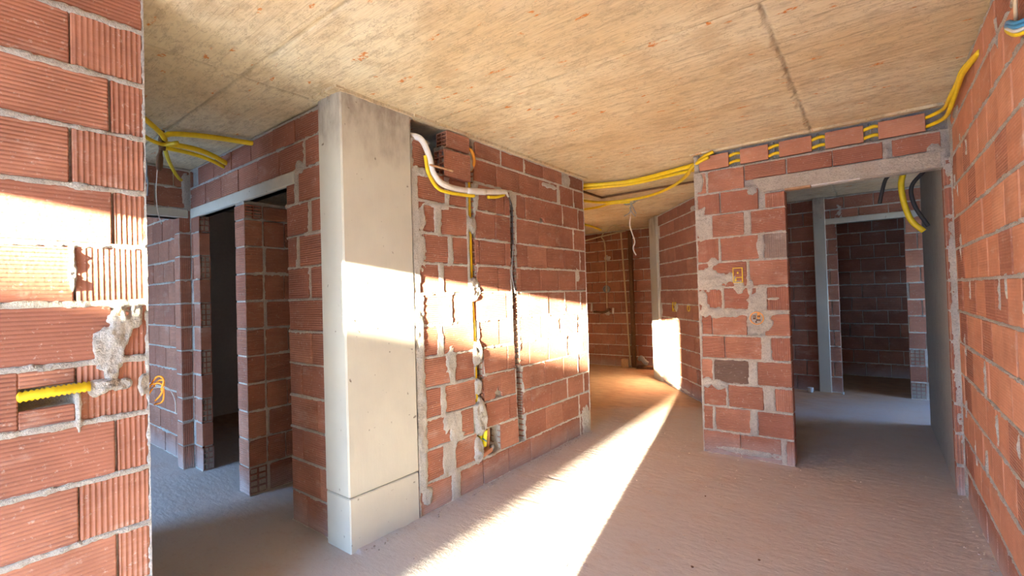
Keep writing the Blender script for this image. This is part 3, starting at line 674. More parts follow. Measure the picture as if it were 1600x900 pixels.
# diagonal wall, far wall, inner rooms ---------------------------------------------------
W = Wall('wall_diagonal', (-2.82, 7.36, 0), math.atan2(-.78, .62), 0.0, 2.62, ZS, .11)
W.auto(off=.1); W.rows = [[(max(t[0], .345), *t[1:]) for t in r if t[1] > .42] for r in W.rows]
W.deep = [(.92, .97, 1.19, 1.25, .05), (1.42, 1.49, 1.145, 1.17, .05)]
W.patch = [(1.02, 1.15, .07, .06, .008), (.36, 1.0, .02, 1.5, .002), (.9, .04, .6, .03, .004), (1.7, 2.42, .08, .03, .004)]
W.build(.014, .010); W_DIA = W
mb = MB(); mb.cbox(-.01, .335, -.03, .10, -.02, 2.56, .006); p_ = link('post', mb.mesh('post', M_CONC), W.ob); fix_normals(p_.data); p_['label'] = 'smooth concrete post at the wall end'
W = Wall('wall_far', (0, 8.2, 0), 0, -5.6, -2.72, ZS, .11); W.auto(L=.29, off=.35)
W.deep = [(-4.27, -4.215, 1.0, 2.55, .06), (-3.47, -3.39, .25, 2.55, .07), (-4.06, -4.03, 1.1, 2.5, .04)]
W.patch = [(-4.02, 2.05, .07, .06, .012), (-4.32, 1.02, .06, .06, .01), (-4.05, 1.0, .06, .05, .01)]
W.build(.016, .012)
W = Wall('wall_inner', (0, 7.4, 0), 0, -1.7, 1.5, ZS, .11); W.open = [(-.36, .315, -.02, 2.2)]; W.auto(off=.25)
for i in (1, 3): W.rows[i-1] = [t for t in W.rows[i-1] if not (t[1] > .28 and t[0] < .46)]+[(.32, .455, '', 'F')]
W.patch = [(-.33, 2.1, .05, .3, .0)]
W.build(.016, .012)
mb = MB(); mb.cbox(-.61, -.475, -.035, .10, -.02, 2.56, .006); p_ = link('post', mb.mesh('post', M_CONC), W.ob); fix_normals(p_.data); p_['label'] = 'grey concrete post left of the inner doorway'
mb = MB(); mb.cbox(-.50, .47, -.012, .10, 2.2, 2.275, .006); li = link('lintel', mb.mesh('lintel', M_CONC), W.ob); fix_normals(li.data)
W = Wall('wall_inner_rear', (0, 8.95, 0), 0, -1.3, 1.5, ZS, .11).auto(off=.1); W.build(.02, .014)

boxes('wall_passage', [(.395, .54, 4.29, 6.10, -.02, 2.6), (.54, 2.75, 5.96, 6.10, -.02, 2.6)], mortar_mat('grey_plaster', (.42, .41, .38), (.36, .35, .33), .004, 30))
boxes('wall_enclosure', [(-6.75, -6.5, -2.75, 9.4, -.3, 2.6), (-6.5, -2.412, 4.05, 4.188, -.02, 2.6), (-6.5, -2.42, 3.2, 3.3, -.02, 2.6), (-2.52, -2.412, 3.1, 4.05, -.02, 2.6), (-2.52, -2.412, 1.96, 3.1, -.02, 2.1),
    (-6.5, -5.6, 8.2, 8.35, -.02, 2.6), (-5.6, 2.75, 9.2, 9.4, -.3, 2.6), (-2.83, -2.70, 7.38, 8.2, -.02, 2.6), (-1.192, -1.09, 4.29, 5.33, -.02, 2.6),
    (-1.45, -1.30, 7.5, 9.2, -.02, 2.6), (1.5, 1.62, 7.5, 8.0, -.02, 2.6), (1.5, 1.62, 8.7, 9.2, -.02, 2.6), (1.5, 1.62, 8.0, 8.7, -.02, 1.43), (1.5, 1.62, 8.0, 8.7, 1.52, 2.6),
    (1.5, 2.62, 7.4, 7.5, -.02, 2.6),
    (XR+.001, XR+.12, 4.164, 4.30, -.02, 2.6)], M_RENDER)
boxes('wall_side_room', [(-3.73, XL-.12, .40, .53, -.02, 2.6), (-3.83+.1, -3.63, -2.6, .40, -.02, 2.6)])
# facade: tall balcony opening behind the camera, second window for the side room
boxes('wall_facade', [(-6.75, -5.75, -2.75, -2.6, -.3, 2.7), (-5.75, -3.75, -2.75, -2.6, -.3, .5), (-5.75, -3.75, -2.75, -2.6, 2.1, 2.7), (-3.75, -1.98, -2.75, -2.6, -.3, 2.7),
    (-1.98, -.219, -2.75, -2.6, 2.09, 2.7), (-1.98, -.219, -2.75, -2.6, -.3, -.01), (-.219, .6, -2.75, -2.6, -.3, 2.7)], M_RENDER)
boxes('wall_east', [(2.62, 2.75, 5.96, 6.15, -.3, 2.6), (2.62, 2.75, 7.35, 7.5, -.3, 2.6), (2.62, 2.75, 6.15, 7.35, -.3, 1.15), (2.62, 2.75, 6.15, 7.35, 1.85, 2.6), (.55, 2.75, 6.0-.04, 5.97, -.3, 2.6)], M_RENDER)
ground = struct(link('ground', mesh_from('ground', [(-90, -90, -.36), (90, -90, -.36), (90, 90, -.36), (-90, 90, -.36)], [(0, 1, 2, 3)], M_GROUND)))
# unseen sun blocker added outside, shaped to throw the soft wedge-shaped shade
DK = 18.0
def far(xw, zw): return (xw+.21*DK, zw+.12*DK)
mb = MB(); tip = far(-.09, 1.12)
poly = [far(-2.6, 2.37), tip, far(-1.9, -.25), (far(-1.9, 0)[0], -.36), (far(-8.5, 0)[0], -.36), far(-8.5, 2.37)]
mb.prism(poly, -2.6-DK-.5, -2.6-DK); nb = link('sun_blocker', mb.mesh('sun_blocker', M_RENDER)); fix_normals(nb.data); struct(nb)
# sky portals in the real openings
def portal(name, loc, rot, sx_, sy_):
    l = bpy.data.lights.new(name, 'AREA'); l.shape = 'RECTANGLE'; l.size = sx_; l.size_y = sy_; l.cycles.is_portal = True
    o = bpy.data.objects.new(name, l); COL.objects.link(o); o.location = loc; o.rotation_euler = rot
portal('window_portal', (-1.1, -2.6, 1.04), (math.pi/2, 0, 0), 1.76, 2.1)
portal('window_portal', (-4.75, -2.6, 1.3), (math.pi/2, 0, 0), 2.0, 1.6)
portal('window_portal', (2.62, 6.75, 1.5), (math.pi/2, 0, math.pi/2), 1.2, .7)
portal('window_portal', (1.5, 8.35, 1.475), (math.pi/2, 0, math.pi/2), .7, .09)

# ================================================================== THINGS
def tube_thing(name, paths, rad, mat, label, cat, group=None, parts=None, **kw):
    """one thing = Empty + one mesh, or a single mesh"""
    mb = MB()
    for p in paths: mb.tube(p, rad, **kw)
    o = link(name, mb.mesh(name, mat, True)); tag(o, label, cat, group); return o
c = XC+.03
# white corrugated pipe and its yellow companion on the middle wall
root = link('corrugated_pipe', None)
root.location = (c, 2.4, 2.15)
tag(root, 'thick white corrugated pipe curving out of the dark gap beside the concrete column', 'pipe')
def child(par, name, mb, mat, smooth=True, label=None):
    o = link(name, mb.mesh(name, mat, smooth), par, tuple(-v for v in par.location)); 
    if label: o['label'] = label
    return o
mb = MB(); mb.tube([(c-.07, 1.975, 2.44), (c, 2.02, 2.405), (c+.01, 2.077, 2.305), (c+.012, 2.107, 2.205), (c+.012, 2.19, 2.145), (c+.01, 2.369, 2.135), (c+.01, 2.644, 2.165), (c+.004, 2.84, 2.195)], .021, 12, .006, .10)
child(root, 'tube', mb, M_WHT)
mb = MB(); mb.tube([(c+.004, 2.835, 2.194), (c, 2.885, 2.20), (c-.012, 2.93, 2.175)], [.02, .017, .012, .009, .008], 10, .006)
child(root, 'frayed_end', mb, M_WHT)
mb = MB(); mb.tube([(c+.010, 2.42, 2.137), (c+.011, 2.62, 2.160)], .0235, 12, .03); child(root, 'tape_sleeve', mb, M_WHT)
tube_thing('conduit', [[(c-.005, 2.055, 2.31), (c+.0, 2.075, 2.20), (c+.004, 2.145, 2.115), (c+.008, 2.243, 2.098), (c+.008, 2.42, 2.105), (c+.010, 2.50, 2.113)]], .012, M_YEL, 'yellow conduit hugging the underside of the white pipe bend', 'conduit', n=8, step=.012)
tube_thing('conduit', [[(c+.006, 2.66, 2.128), (c+.004, 2.76, 2.145), (c, 2.86, 2.176)]], .012, M_YEL, 'short yellow conduit under the free end of the white pipe', 'conduit', n=8, step=.012)
tube_thing('conduit', [[(XC-.03, 2.487, 2.47), (XC+.012, 2.506, 2.455), (XC+.018, 2.530, 2.41), (XC+.010, 2.540, 2.36), (XC-.02, 2.535, 2.31)]], .012, M_ORA, 'orange-yellow conduit looping out of the wall above the white pipe', 'conduit', n=8, step=.012)
tube_thing('conduit', [[(XC-.02, 2.495, 2.43), (XC-.02, 2.510, 2.36), (XC-.025, 2.515, 2.20), (XC-.025, 2.517, 1.60), (XC-.02, 2.51, 1.42), (XC-.02, 2.518, 1.25), (XC-.02, 2.525, 1.0), (XC-.02, 2.528, .75), (XC-.02, 2.535, .55), (XC-.025, 2.55, .42), (XC-.03, 2.57, .30)]], .012, M_YEL, 'long yellow conduit running down the left chase of the middle wall', 'conduit', n=8, step=.02)
tube_thing('conduit', [[(XC-.01, 2.605, .40), (XC-.012, 2.60, .35), (XC-.02, 2.602, .28)]], .019, M_YEL2, 'bright yellow conduit end in the low hole of the middle wall', 'conduit', n=10, step=.006, ring=.12)
tube_thing('conduit', [[(XC-.008, 2.555, .405), (XC-.008, 2.555, .24)]], .008, M_YEL2, 'thin bright yellow conduit beside the low hole of the middle wall', 'conduit', n=8)
tube_thing('cable', [[(XC-.01, 2.57, .345), (XC+.012, 2.585, .325), (XC-.005, 2.61, .315)]], .004, M_BLU, 'short blue cable crossing the yellow conduit in the low wall hole', 'cable', n=6)
root = link('brick_fragment', None); root.location = (XC-.05, 2.69, .215)
tag(root, 'broken clay piece standing inside the low square hole of the middle wall', 'rubble')
mb = MB(); mb.cbox(XC-.065, XC-.045, 2.672, 2.695, .225, .40); mb.cbox(XC-.065, XC-.045, 2.61, 2.68, .33, .348); child(root, 'clay_web', mb, M_WOOD, False)
mb = MB(); mb.tube([(XC-.03, 2.70, .225), (XC-.03, 2.70, .262)], .016, 10); child(root, 'pipe_stub', mb, M_STEEL)
tube_thing('cable', [[(c-.018, 2.935, 2.185), (XC+.012, 2.975, 2.12), (XC+.006, 2.99, 2.04), (XC+.004, 2.992, 1.95), (XC+.006, 2.990, 1.80)]], .0055, M_BLK, 'black cable dropping from the white pipe end into the right chase', 'cable', n=6)
tube_thing('cable', [[(XC+.004, 2.992, 1.80), (XC+.012, 2.975, 1.72), (XC+.022, 2.945, 1.62), (XC+.022, 2.945, 1.53), (XC+.016, 2.975, 1.44)]], .004, M_GRY, 'pale grey cable loop hanging out of the right chase', 'cable', n=6)
tube_thing('cable', [[(XC+.016, 2.972, 1.45), (XC+.014, 2.992, 1.405)]], .006, M_WHT, 'white bare tip of the grey cable loop', 'cable', n=6)
tube_thing('cable', [[(XC-.03, 3.0, 2.08), (XC-.03, 3.0, .26)]], .009, M_BLK, 'long dark cable running down the right chase', 'cable', n=6, step=.1)
mb = MB(); mb.cbox(-.105, .105, -.008, .008, -.005, .005, .002)
o = link('wood_strip', mb.mesh('wood_strip', M_WOOD), None, (c+.042, 2.155, 2.240), (0, 0, math.pi/2)); tag(o, 'thin raw wooden strip wedged across the white pipe', 'wood')
# left wall conduit and loose wires
tube_thing('conduit', [[(XL-.012, .205, 1.110), (XL+.006, .27, 1.116), (XL+.008, .31, 1.118), (XL+.002, .372, 1.118)]], .0185, M_YEL, 'yellow corrugated conduit lying in the broken hole of the left wall', 'conduit', n=12, step=.006, ring=.28)
root = link('wire_bundle', None); root.location = (XL-.03, .545, 1.07); tag(root, 'bundle of loose orange wires sticking out past the left wall end', 'wire')
L3 = [[(XL-.03, .535, 1.04), (XL-.01, .565, 1.10), (XL+.03, .575, 1.105), (XL+.02, .57, 1.06), (XL-.02, .56, 1.03)],
      [(XL-.03, .535, 1.06), (XL+.0, .56, 1.12), (XL+.045, .57, 1.115), (XL+.035, .565, 1.075)],
      [(XL-.03, .535, 1.09), (XL+.02, .57, 1.095), (XL+.0, .58, 1.03), (XL-.03, .56, 1.015)]]
for p in L3: mb = MB(); mb.tube(p, .0032, 6, .01); child(root, 'wire', mb, M_ORA)
mb = MB(); mb.tube([(XL-.02, .545, 1.08), (XL+.06, .575, 1.085), (XL+.125, .58, 1.05), (XL+.135, .58, 1.0)], .0018, 5, .01); child(root, 'wire', mb, M_GRY, True, 'thin grey wire')
# corridor conduits
YL = 'yellow conduits in the corridor'
tube_thing('conduit', [[(-3.40, .83, 2.53), (-3.605, .995, 2.505), (-3.70, 1.05, 2.49)]], .016, M_YEL, 'yellow conduit coming from the left into the corridor ceiling bundle', 'conduit', YL, n=8)
tube_thing('conduit', [[(-3.45, .83, 2.50), (-3.599, .909, 2.46), (-3.69, 1.03, 2.455), (-3.60, 1.09, 2.46)]], .013, M_YEL, 'short yellow conduit passing low through the corridor bundle', 'conduit', YL, n=8)
tube_thing('conduit', [[(-3.70, 1.035, 2.50), (-3.652, 1.06, 2.522), (-3.544, 1.23, 2.525), (-3.434, 1.50, 2.515)]], .018, M_YEL, 'long straight yellow conduit under the corridor ceiling, highest of the bundle', 'conduit', YL, n=8)
tube_thing('conduit', [[(-3.73, 1.045, 2.475), (-3.732, 1.22, 2.482), (-3.78, 1.35, 2.475), (-3.885, 1.50, 2.46)]], .018, M_YEL, 'thick yellow conduit bending down to the corridor wall top', 'conduit', YL, n=8)
tube_thing('conduit', [[(-3.76, 1.055, 2.455), (-3.80, 1.22, 2.462), (-3.845, 1.36, 2.455), (-3.93, 1.50, 2.44)]], .014, M_YEL, 'lower yellow conduit beside the thick one at the corridor wall top', 'conduit', YL, n=8)
tube_thing('conduit', [[(-3.76, 1.06, 2.47), (-4.143, 1.20, 2.46), (-4.60, 1.40, 2.455), (-4.66, 1.50, 2.44)]], .013, M_YEL, 'thin yellow conduit dropping to the far left corner of the corridor', 'conduit', YL, n=8)
root = link('hanging_cable_tie', None); root.location = (-3.72, 1.03, 2.5); tag(root, 'brown binding with a thin pale wire hanging from the corridor conduits', 'wire')
mb = MB(); mb.tube([(-3.70, 1.03, 2.55), (-3.71, 1.035, 2.42)], .022, 8, .02, .2); child(root, 'binding', mb, M_DKWOOD)
mb = MB(); mb.tube([(-3.72, 1.03, 2.43), (-3.745, 1.03, 2.38), (-3.76, 1.03, 2.29)], [.012, .02, .02, .008], 7, .02); child(root, 'tag_strip', mb, M_DKWOOD)
mb = MB(); mb.tube([(-3.77, 1.03, 2.38), (-3.80, 1.03, 2.30), (-3.831, 1.03, 2.16), (-3.80, 1.03, 2.02), (-3.73, 1.03, 1.93)], .003, 5); child(root, 'pale_wire', mb, M_WHT)
tube_thing('cable', [[(-4.05, 1.0, 2.53), (-4.12, 1.02, 2.42), (-4.05, 1.04, 2.30), (-4.10, 1.05, 2.18)], [(-4.1, 1.0, 2.53), (-4.0, 1.02, 2.40), (-4.08, 1.04, 2.27)]], .006, M_GRY, 'tangle of grey cables hanging at the left end of the corridor', 'cable', n=6)
# kitchen ceiling conduits
KG = 'yellow conduits under the far ceiling'
K = [([(-2.46, 4.30, 2.525), (-2.2, 4.46, 2.525), (-1.903, 4.541, 2.525), (-1.393, 4.42, 2.525), (-1.20, 4.34, 2.525)], .020, 'upper thick yellow conduit spanning between the two wall tops'),
     ([(-2.46, 4.38, 2.505), (-2.2, 4.52, 2.51), (-1.932, 4.60, 2.51), (-1.45, 4.52, 2.51), (-1.22, 4.46, 2.505)], .017, 'lower thick yellow conduit spanning between the two wall tops'),
     ([(-1.06, 4.12, 2.50), (-1.12, 4.14, 2.49), (-1.235, 4.26, 2.48), (-1.381, 4.553, 2.48), (-1.651, 4.948, 2.49), (-1.948, 5.179, 2.485), (-2.239, 5.229, 2.48), (-2.538, 5.079, 2.47), (-2.70, 4.76, 2.48)], .016, 'yellow conduit looping in an arc under the far ceiling'),
     ([(-3.004, 5.362, 2.48), (-2.72, 5.348, 2.475), (-2.473, 5.202, 2.465), (-2.271, 5.29, 2.465)], .015, 'yellow conduit ending at the hanging cable star'),
     ([(-3.75, 6.60, 2.53), (-3.775, 7.163, 2.53), (-3.84, 7.62, 2.52)], .018, 'straight yellow conduit deep in the far room at left')]
for p, r_, lb in K: tube_thing('conduit', [p], r_, M_YEL, lb, 'conduit', KG, n=8)
tube_thing('conduit', [[(-3.80, 7.80, 2.50), (-3.62, 7.60, 2.545), (-3.473, 7.45, 2.535), (-3.35, 7.50, 2.53), (-3.33, 7.95, 2.52), (-3.14, 8.08, 2.53)]], .013, M_CREAM, 'wavy cream conduit under the ceiling by the far wall', 'conduit', n=8)
tube_thing('conduit', [[(-1.02, 4.11, 2.535), (-1.09, 4.13, 2.52), (-1.19, 4.22, 2.50), (-1.24, 4.30, 2.49)]], .014, M_YEL, 'short yellow conduit over the top corner of the doorway wall', 'conduit', n=8)
mb = MB(); mb.box(-.56, .56, -.012, .012, -.010, .008); o = link('ceiling_lath', mb.mesh('ceiling_lath', M_DKWOOD), None, (-2.01, 5.145, 2.545), (0, 0, -.03)); tag(o, 'long dark wooden lath stuck to the far ceiling', 'lath')
mb = MB(); mb.box(-.29, .29, -.011, .011, -.010, .008); o = link('ceiling_lath', mb.mesh('ceiling_lath', M_DKWOOD), None, (-2.573, 4.88, 2.545), (0, 0, math.pi/2)); tag(o, 'short dark wooden lath beside the middle wall end on the far ceiling', 'lath')
root = link('hanging_cable_star', None); root.location = (-2.37, 5.56, 2.5); tag(root, 'grey cable ends splayed like a star with a white twisted wire below', 'cable')
for p in [[(-2.375, 5.56, 2.52), (-2.375, 5.56, 2.468), (-2.395, 5.56, 2.39), (-2.474, 5.56, 2.351)], [(-2.37, 5.56, 2.50), (-2.358, 5.56, 2.465), (-2.31, 5.56, 2.363)], [(-2.392, 5.56, 2.454), (-2.361, 5.56, 2.377), (-2.321, 5.56, 2.332)], [(-2.36, 5.56, 2.50), (-2.28, 5.56, 2.53), (-2.16, 5.56, 2.545)]]:
    mb = MB(); mb.tube(p, .0075, 6); child(root, 'cable_end', mb, M_GRY)
mb = MB(); mb.tube([(-2.381, 5.56, 2.549), (-2.465, 5.56, 2.53), (-2.443, 5.56, 2.494), (-2.322, 5.56, 2.510), (-2.37, 5.55, 2.545)], .009, 6); child(root, 'wire_loop', mb, M_GRY)
mb = MB(); tw = [(-2.38, 5.58, 2.50), (-2.405, 5.6, 2.347), (-2.418, 5.6, 2.235), (-2.39, 5.6, 2.128), (-2.357, 5.6, 2.017), (-2.385, 5.6, 1.938), (-2.347, 5.6, 1.85)]
mb.tube(tw[:3], .003, 5); mb.tube(tw[1:], .008, 6); child(root, 'white_wire', mb, M_WHT)
# far wall pipes
tube_thing('pipe', [[(-3.71, 8.17, 2.52), (-3.68, 8.17, 1.9), (-3.64, 8.17, 1.0), (-3.605, 8.17, .03)]], .016, M_CREAM, 'tall cream pipe leaning against the far wall', 'pipe', n=8)
tube_thing('conduit', [[(-4.02, 8.10, 2.54), (-4.10, 8.16, 2.46), (-4.05, 8.185, 2.3), (-4.045, 8.185, 1.6), (-4.05, 8.185, 1.1)]], .013, M_CREAM, 'cream conduit running down the far wall into a round box', 'conduit', n=8)
tube_thing('pipe', [[(-4.5, 8.14, 2.42), (-4.1, 8.12, 2.47), (-3.6, 8.14, 2.53)]], .013, M_CREAM, 'slanting cream pipe high across the far wall', 'pipe', n=8)
root = link('junction_box', None); root.location = (-4.04, 8.18, 1.46); tag(root, 'round grey junction box on the far wall conduit', 'box')
def ringmesh(r1, r2, d, n=20):
    mb = MB()
    for k in range(n):
        a, b = 2*math.pi*k/n, 2*math.pi*(k+1)/n
        P4 = [(r1*math.cos(a), r1*math.sin(a)), (r2*math.cos(a), r2*math.sin(a)), (r2*math.cos(b), r2*math.sin(b)), (r1*math.cos(b), r1*math.sin(b))]
        bb = len(mb.v); mb.v += [(x, 0, z) for x, z in P4]+[(x, d, z) for x, z in P4]
        mb.f += [(bb, bb+1, bb+2, bb+3), (bb+7, bb+6, bb+5, bb+4), (bb+1, bb+5, bb+6, bb+2), (bb+3, bb+7, bb+4, bb), (bb, bb+4, bb+5, bb+1), (bb+2, bb+6, bb+7, bb+3)]
    return mb
def disc(r, y, n=20, x=0, z=0):
    mb = MB(); mb.tube([(x, y, z), (x, y+.006, z)], r, n); return mb
o = link('rim', ringmesh(.07, .055, .04).mesh('rim', M_STEEL), root, (0, -.03, 0)); link('base_plate', disc(.056, 0).mesh('base_plate', M_GRY), root)
tube_thing('waste_pipe', [[(-3.95, 8.10, 1.08), (-4.08, 8.10, 1.02), (-4.30, 8.12, 1.03)]], .022, M_DKWOOD, 'short brown pipe stub sticking out low on the far wall', 'pipe', n=8)
tube_thing('waste_pipe', [[(-4.35, 8.12, 1.04), (-4.37, 8.18, 1.2)]], .02, M_WHT, 'white pipe end left of the brown stub on the far wall', 'pipe', n=8)
tube_thing('waste_pipe', [[(-3.90, 8.12, .99), (-3.88, 8.10, 1.10)]], .02, M_WHT, 'white pipe end right of the brown stub on the far wall', 'pipe', n=8)
mb = MB(); mb.cbox(-.035, .035, -.05, .0, 0, 2.52, .004); o = link('timber_post', mb.mesh('timber_post', M_DKWOOD), None, (-3.53, 8.19, .003)); tag(o, 'upright dark timber beside the dark chase of the far wall', 'timber')
mb = MB(); mb.cbox(-.26, .26, -.06, .06, 0, .05, .004); o = link('timber_plank', mb.mesh('timber_plank', M_DKWOOD), None, (-3.18, 8.10, .004)); tag(o, 'dark plank lying at the foot of the far wall', 'plank')
mb = MB(); mb.cbox(-.05, .05, -.05, .05, 0, .16, .004); o = link('timber_block', mb.mesh('timber_block', M_WOOD), None, (-3.66, 8.05, .004)); tag(o, 'small reddish block standing at the foot of the far wall', 'block')
tube_thing('waste_pipe', [[(-3.42, 8.15, .16), (-3.36, 8.10, .20), (-3.30, 8.08, .14), (-3.24, 8.08, .10)]], .04, M_GRY, 'thick grey pipe elbow in the bottom corner of the far wall', 'pipe', n=10)
# electrical boxes on the doorway wall
def rect_box(name, x, y, z, rot, w_, h_, label):
    root = link(name, None, None, (x, y, z), (0, 0, rot)); tag(root, label, 'electrical box')
    mb = MB(); a, b, t = w_/2, h_/2, .006
    mb.cbox(-a, a, 0, .03, -b, -b+t, .001); mb.cbox(-a, a, 0, .03, b-t, b, .001); mb.cbox(-a, -a+t, 0, .03, -b+t, b-t, .001); mb.cbox(a-t, a, 0, .03, -b+t, b-t, .001)
    link('frame', mb.mesh('frame', M_YEL), root)
    mb = MB(); mb.box(-a+t, a-t, .014, .017, -b+t, b-t); mb.box(-a+t, a-t, .004, .016, -b*.35, -b*.25); mb.box(-.006, .006, .002, .016, b*.2, b*.45); mb.box(-a*.7, -a*.3, .004, .015, -b*.8, -b*.4)
    link('back_plate', mb.mesh('back_plate', M_YEL), root)
    for (px_, pz_, pr_) in ((-a*.4, b*.5, .008), (a*.4, b*.55, .006), (a*.35, 0, .008), (-a*.35, -.1*b, .006), (a*.1, -b*.6, .009)):
        mb = MB(); mb.tube([(px_, .012, pz_), (px_, .0145, pz_)], pr_, 8); link('knockout', mb.mesh('knockout', M_DKWOOD), root)
    return root
rect_box('switch_box', -.876, YP-.010, 1.498, 0, .075, .125, 'yellow rectangular switch box set in mortar on the doorway wall')
root = link('round_box', None, None, (-.747, YP-.016, 1.147)); tag(root, 'round orange electrical box set in mortar on the doorway wall', 'electrical box')
link('rim', ringmesh(.052, .044, .03, 24).mesh('rim', M_ORA), root); link('back_plate', disc(.045, .012).mesh('back_plate', M_ORA), root)
mb = MB()
for (px_, pz_, sx_, sz_) in ((-.018, .006, .010, .016), (.014, .014, .009, .007), (.010, -.016, .016, .006), (-.006, -.03, .005, .008)): mb.cbox(px_-sx_, px_+sx_, .003, .012, pz_-sz_, pz_+sz_, .001)
link('inner_clip', mb.mesh('inner_clip', M_DKWOOD), root)
ang = math.atan2(-.78, .62); ed = Vector((math.cos(ang), math.sin(ang), 0)); en = Vector((-math.sin(ang), math.cos(ang), 0)); E0 = Vector((-2.82, 7.36, 0))
p = E0+ed*.95-en*.012; rect_box('switch_box', p.x, p.y, 1.16, ang, .13, .13, 'small yellow switch box on the diagonal far wall')
p = E0+ed*1.455-en*.004; root = link('socket_hole_rim', None, None, (p.x, p.y, 1.155), (0, 0, ang)); tag(root, 'oval yellow-rimmed socket hole on the diagonal wall', 'electrical box')
link('rim', ringmesh(.045, .032, .02).mesh('rim', M_YEL), root); link('back_plate', disc(.034, .015).mesh('back_plate', M_BLK), root)
# conduits threaded behind the top course of the doorway wall
gaps = [(-.872, ), (-.585, ), (-.29, ), (.02, )]
for zz_, lb in ((2.497, 'upper yellow conduit threaded along the top of the doorway wall'), (2.437, 'lower yellow conduit threaded along the top of the doorway wall')):
    pts = [(-1.15, YP+.045, zz_)]
    for (gx,) in gaps: pts += [(gx-.075, YP+.044, zz_-.004), (gx-.02, YP+.004, zz_-.003), (gx+.02, YP+.002, zz_+.004), (gx+.075, YP+.044, zz_+.004)]
    pts += [(.28, YP+.045, zz_), (.36, YP-.02, zz_+.004), (.395, YP-.13, zz_+.0), (XR-.035, YP-.40, zz_-.02), (XR-.03, 3.50, 2.475 if zz_ > 2.45 else 2.45), (XR-.03, 3.30, 2.47 if zz_ > 2.45 else 2.455), (XR+.0, 3.07, 2.46)]
    tube_thing('conduit', [pts], .0125, M_YEL, lb, 'conduit', n=8, step=.02)
for gi, (gx,) in enumerate(gaps):
    mb = MB(); mb.tube([(gx-.01, YP+.05, 2.535), (gx, YP+.022, 2.52), (gx, YP+.022, 2.41)], .005, 6); o = link('tie_wire', mb.mesh('tie_wire', M_GRY, True)); tag(o, 'grey tie wire clamping the conduits in the '+('leftmost', 'second', 'third', 'rightmost')[gi]+' gap of the doorway wall top', 'wire', 'tie wires in the gaps of the doorway wall top')
# cable ends at the top right
root = link('cable_end', None, None, (0, 0, 0)); root.location = (XR-.03, 2.3, 2.26); tag(root, 'coloured cable ends sticking out high on the right wall', 'cable')
for k, (dz_, m_) in enumerate(((.012, M_BLU), (0, M_BLU), (-.012, M_WHT), (-.024, M_YEL))):
    mb = MB(); mb.tube([(XR+.01, 2.14, 2.20+dz_), (XR-.03, 2.20, 2.205+dz_*1.1), (XR-.035, 2.30, 2.255+dz_), (XR-.02, 2.42, 2.298+dz_*.4)], .0065, 7); child(root, 'sheath', mb, m_)
tube_thing('cable', [[(XR-.01, 2.26, 2.54), (XR-.02, 2.24, 2.42), (XR-.02, 2.28, 2.33), (XR-.012, 2.33, 2.27)]], .006, M_CREAM, 'cream cable rising to the ceiling at the right edge', 'cable', n=6)
# conduits in the room behind the doorway
tube_thing('conduit', [[(.213, 4.7, 2.253), (.195, 4.7, 2.16), (.20, 4.7, 2.06), (.215, 4.7, 1.97), (.25, 4.7, 1.86), (.315, 4.7, 1.78)]], .02, M_YEL, 'yellow conduit hanging in an arc in the dark room behind the doorway', 'conduit', n=8)
tube_thing('conduit', [[(.225, 4.7, 2.54), (.215, 4.7, 2.40), (.212, 4.7, 2.25)]], .03, M_YEL, 'yellow sleeve coming down from the ceiling of the dark room', 'conduit', n=8)
tube_thing('cable', [[(.06, 4.72, 2.03), (.077, 4.72, 2.116), (.108, 4.72, 2.222), (.168, 4.72, 2.261), (.26, 4.72, 2.27), (.335, 4.72, 2.244)]], .013, M_BLK, 'thick black cable arching through the dark room', 'cable', n=8)
tube_thing('cable', [[(.335, 4.75, 2.244), (.258, 4.75, 2.136), (.272, 4.75, 1.987), (.345, 4.75, 1.82)]], .014, M_BLK, 'black cable drooping beside the yellow arc in the dark room', 'cable', n=8)
mb = MB(); mb.tube([(0, 0, 0), (0, 0, .06)], [.028, .035], 14); o = link('plastic_cup', mb.mesh('plastic_cup', M_WHT, False), None, (-.70, 7.25, .004)); tag(o, 'small white cup on the floor by the inner wall', 'cup')
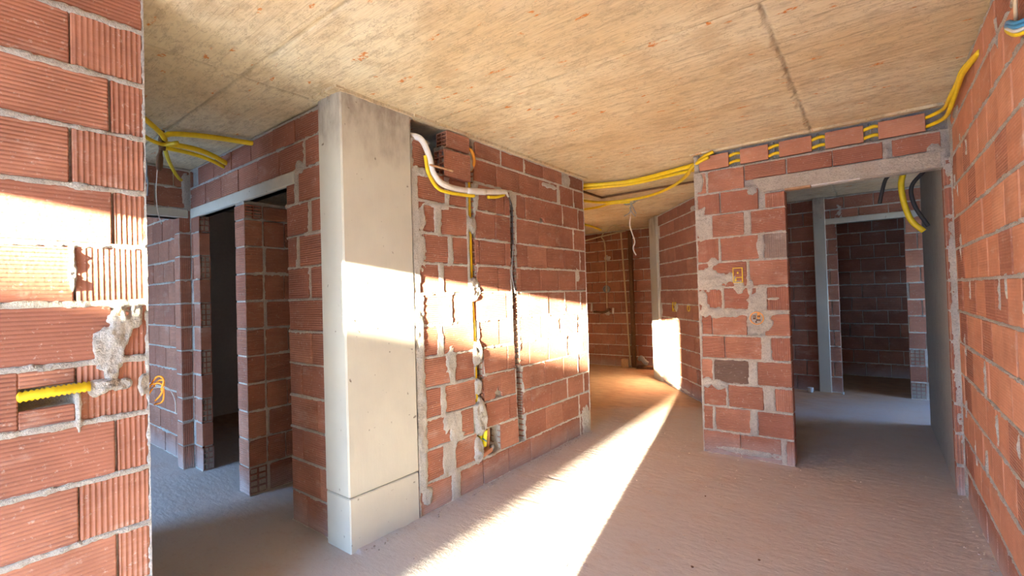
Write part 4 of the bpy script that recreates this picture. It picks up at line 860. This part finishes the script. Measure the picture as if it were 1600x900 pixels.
mb = MB(); mb.tube([(0, 0, 0), (.01, 0, .03)], [.02, .012], 7); o = link('rubble_lump', mb.mesh('rubble_lump', M_STONE, False), None, (-.36, 7.3, .004)); tag(o, 'pale lump of rubble by the left jamb of the inner doorway', 'rubble')
# crumbs on the floor
def lump(r_, seed, mat=M_STONE):
    rn = random.Random(seed); bm = bmesh.new(); bmesh.ops.create_icosphere(bm, subdivisions=1, radius=r_)
    for v in bm.verts: v.co *= rn.uniform(.65, 1.2); v.co.z *= .6
    me = bpy.data.meshes.new('rubble_crumb'); bm.to_mesh(me); bm.free(); me.materials.append(mat); return me
places = ['beside a smaller one, right of the sunlit strip', 'the smaller of two, right of the sunlit strip', 'alone near the bottom middle of the floor', 'in front of the doorway wall foot at left', 'dark, near the bottom edge right of the sunlit strip',
          'dark, right of the bottom middle', 'dark, in the middle of the scuffed floor', 'white, at the foot of the doorway wall', 'white, near the right wall at the bottom', 'white, left of the one by the right wall']
for k, (x_, y_) in enumerate([(-1.278, 3.145), (-1.245, 3.142), (-.894, 2.666), (-1.285, 4.05), (-.762, 2.388), (-.507, 2.64), (-.939, 3.261), (-.911, 4.09), (.33, 3.362), (-.099, 3.038)]):
    o = link('rubble_crumb', lump(.009 if k in (0, 4) else .0065, k, M_DKWOOD if k in (4, 5, 6) else M_STONE), None, (x_, y_, .004)); tag(o, 'crumb of rubble on the floor, '+places[k], 'rubble', 'crumbs of rubble on the floor')
mb = MB(); rn = random.Random(5)
for k in range(300):
    t = rn.random(); y_ = 1.5+2.65*t; d = abs(rn.gauss(0, .035)); r_ = rn.uniform(.0015, .005)
    x_ = XC+.012+d if k % 3 else XR-.012-d*.7
    mb.cbox(x_-r_, x_+r_, y_-r_, y_+r_*1.3, .004, .006+r_, r_*.4)
for k in range(110):
    x_, y_ = rn.uniform(-2.0, .4), rn.uniform(1.5, 4.6); r_ = rn.uniform(.001, .003); mb.cbox(x_-r_, x_+r_, y_-r_, y_+r_, .0, .004+r_, r_*.4)
o = link('floor_grit', mb.mesh('floor_grit', plain('grit', (0.46, 0.40, 0.35), 0.9, 0.1, 0.4))); o['kind'] = 'stuff'; o['label'] = 'fine pale grit scattered over the floor and along the wall feet'; o['category'] = 'grit'
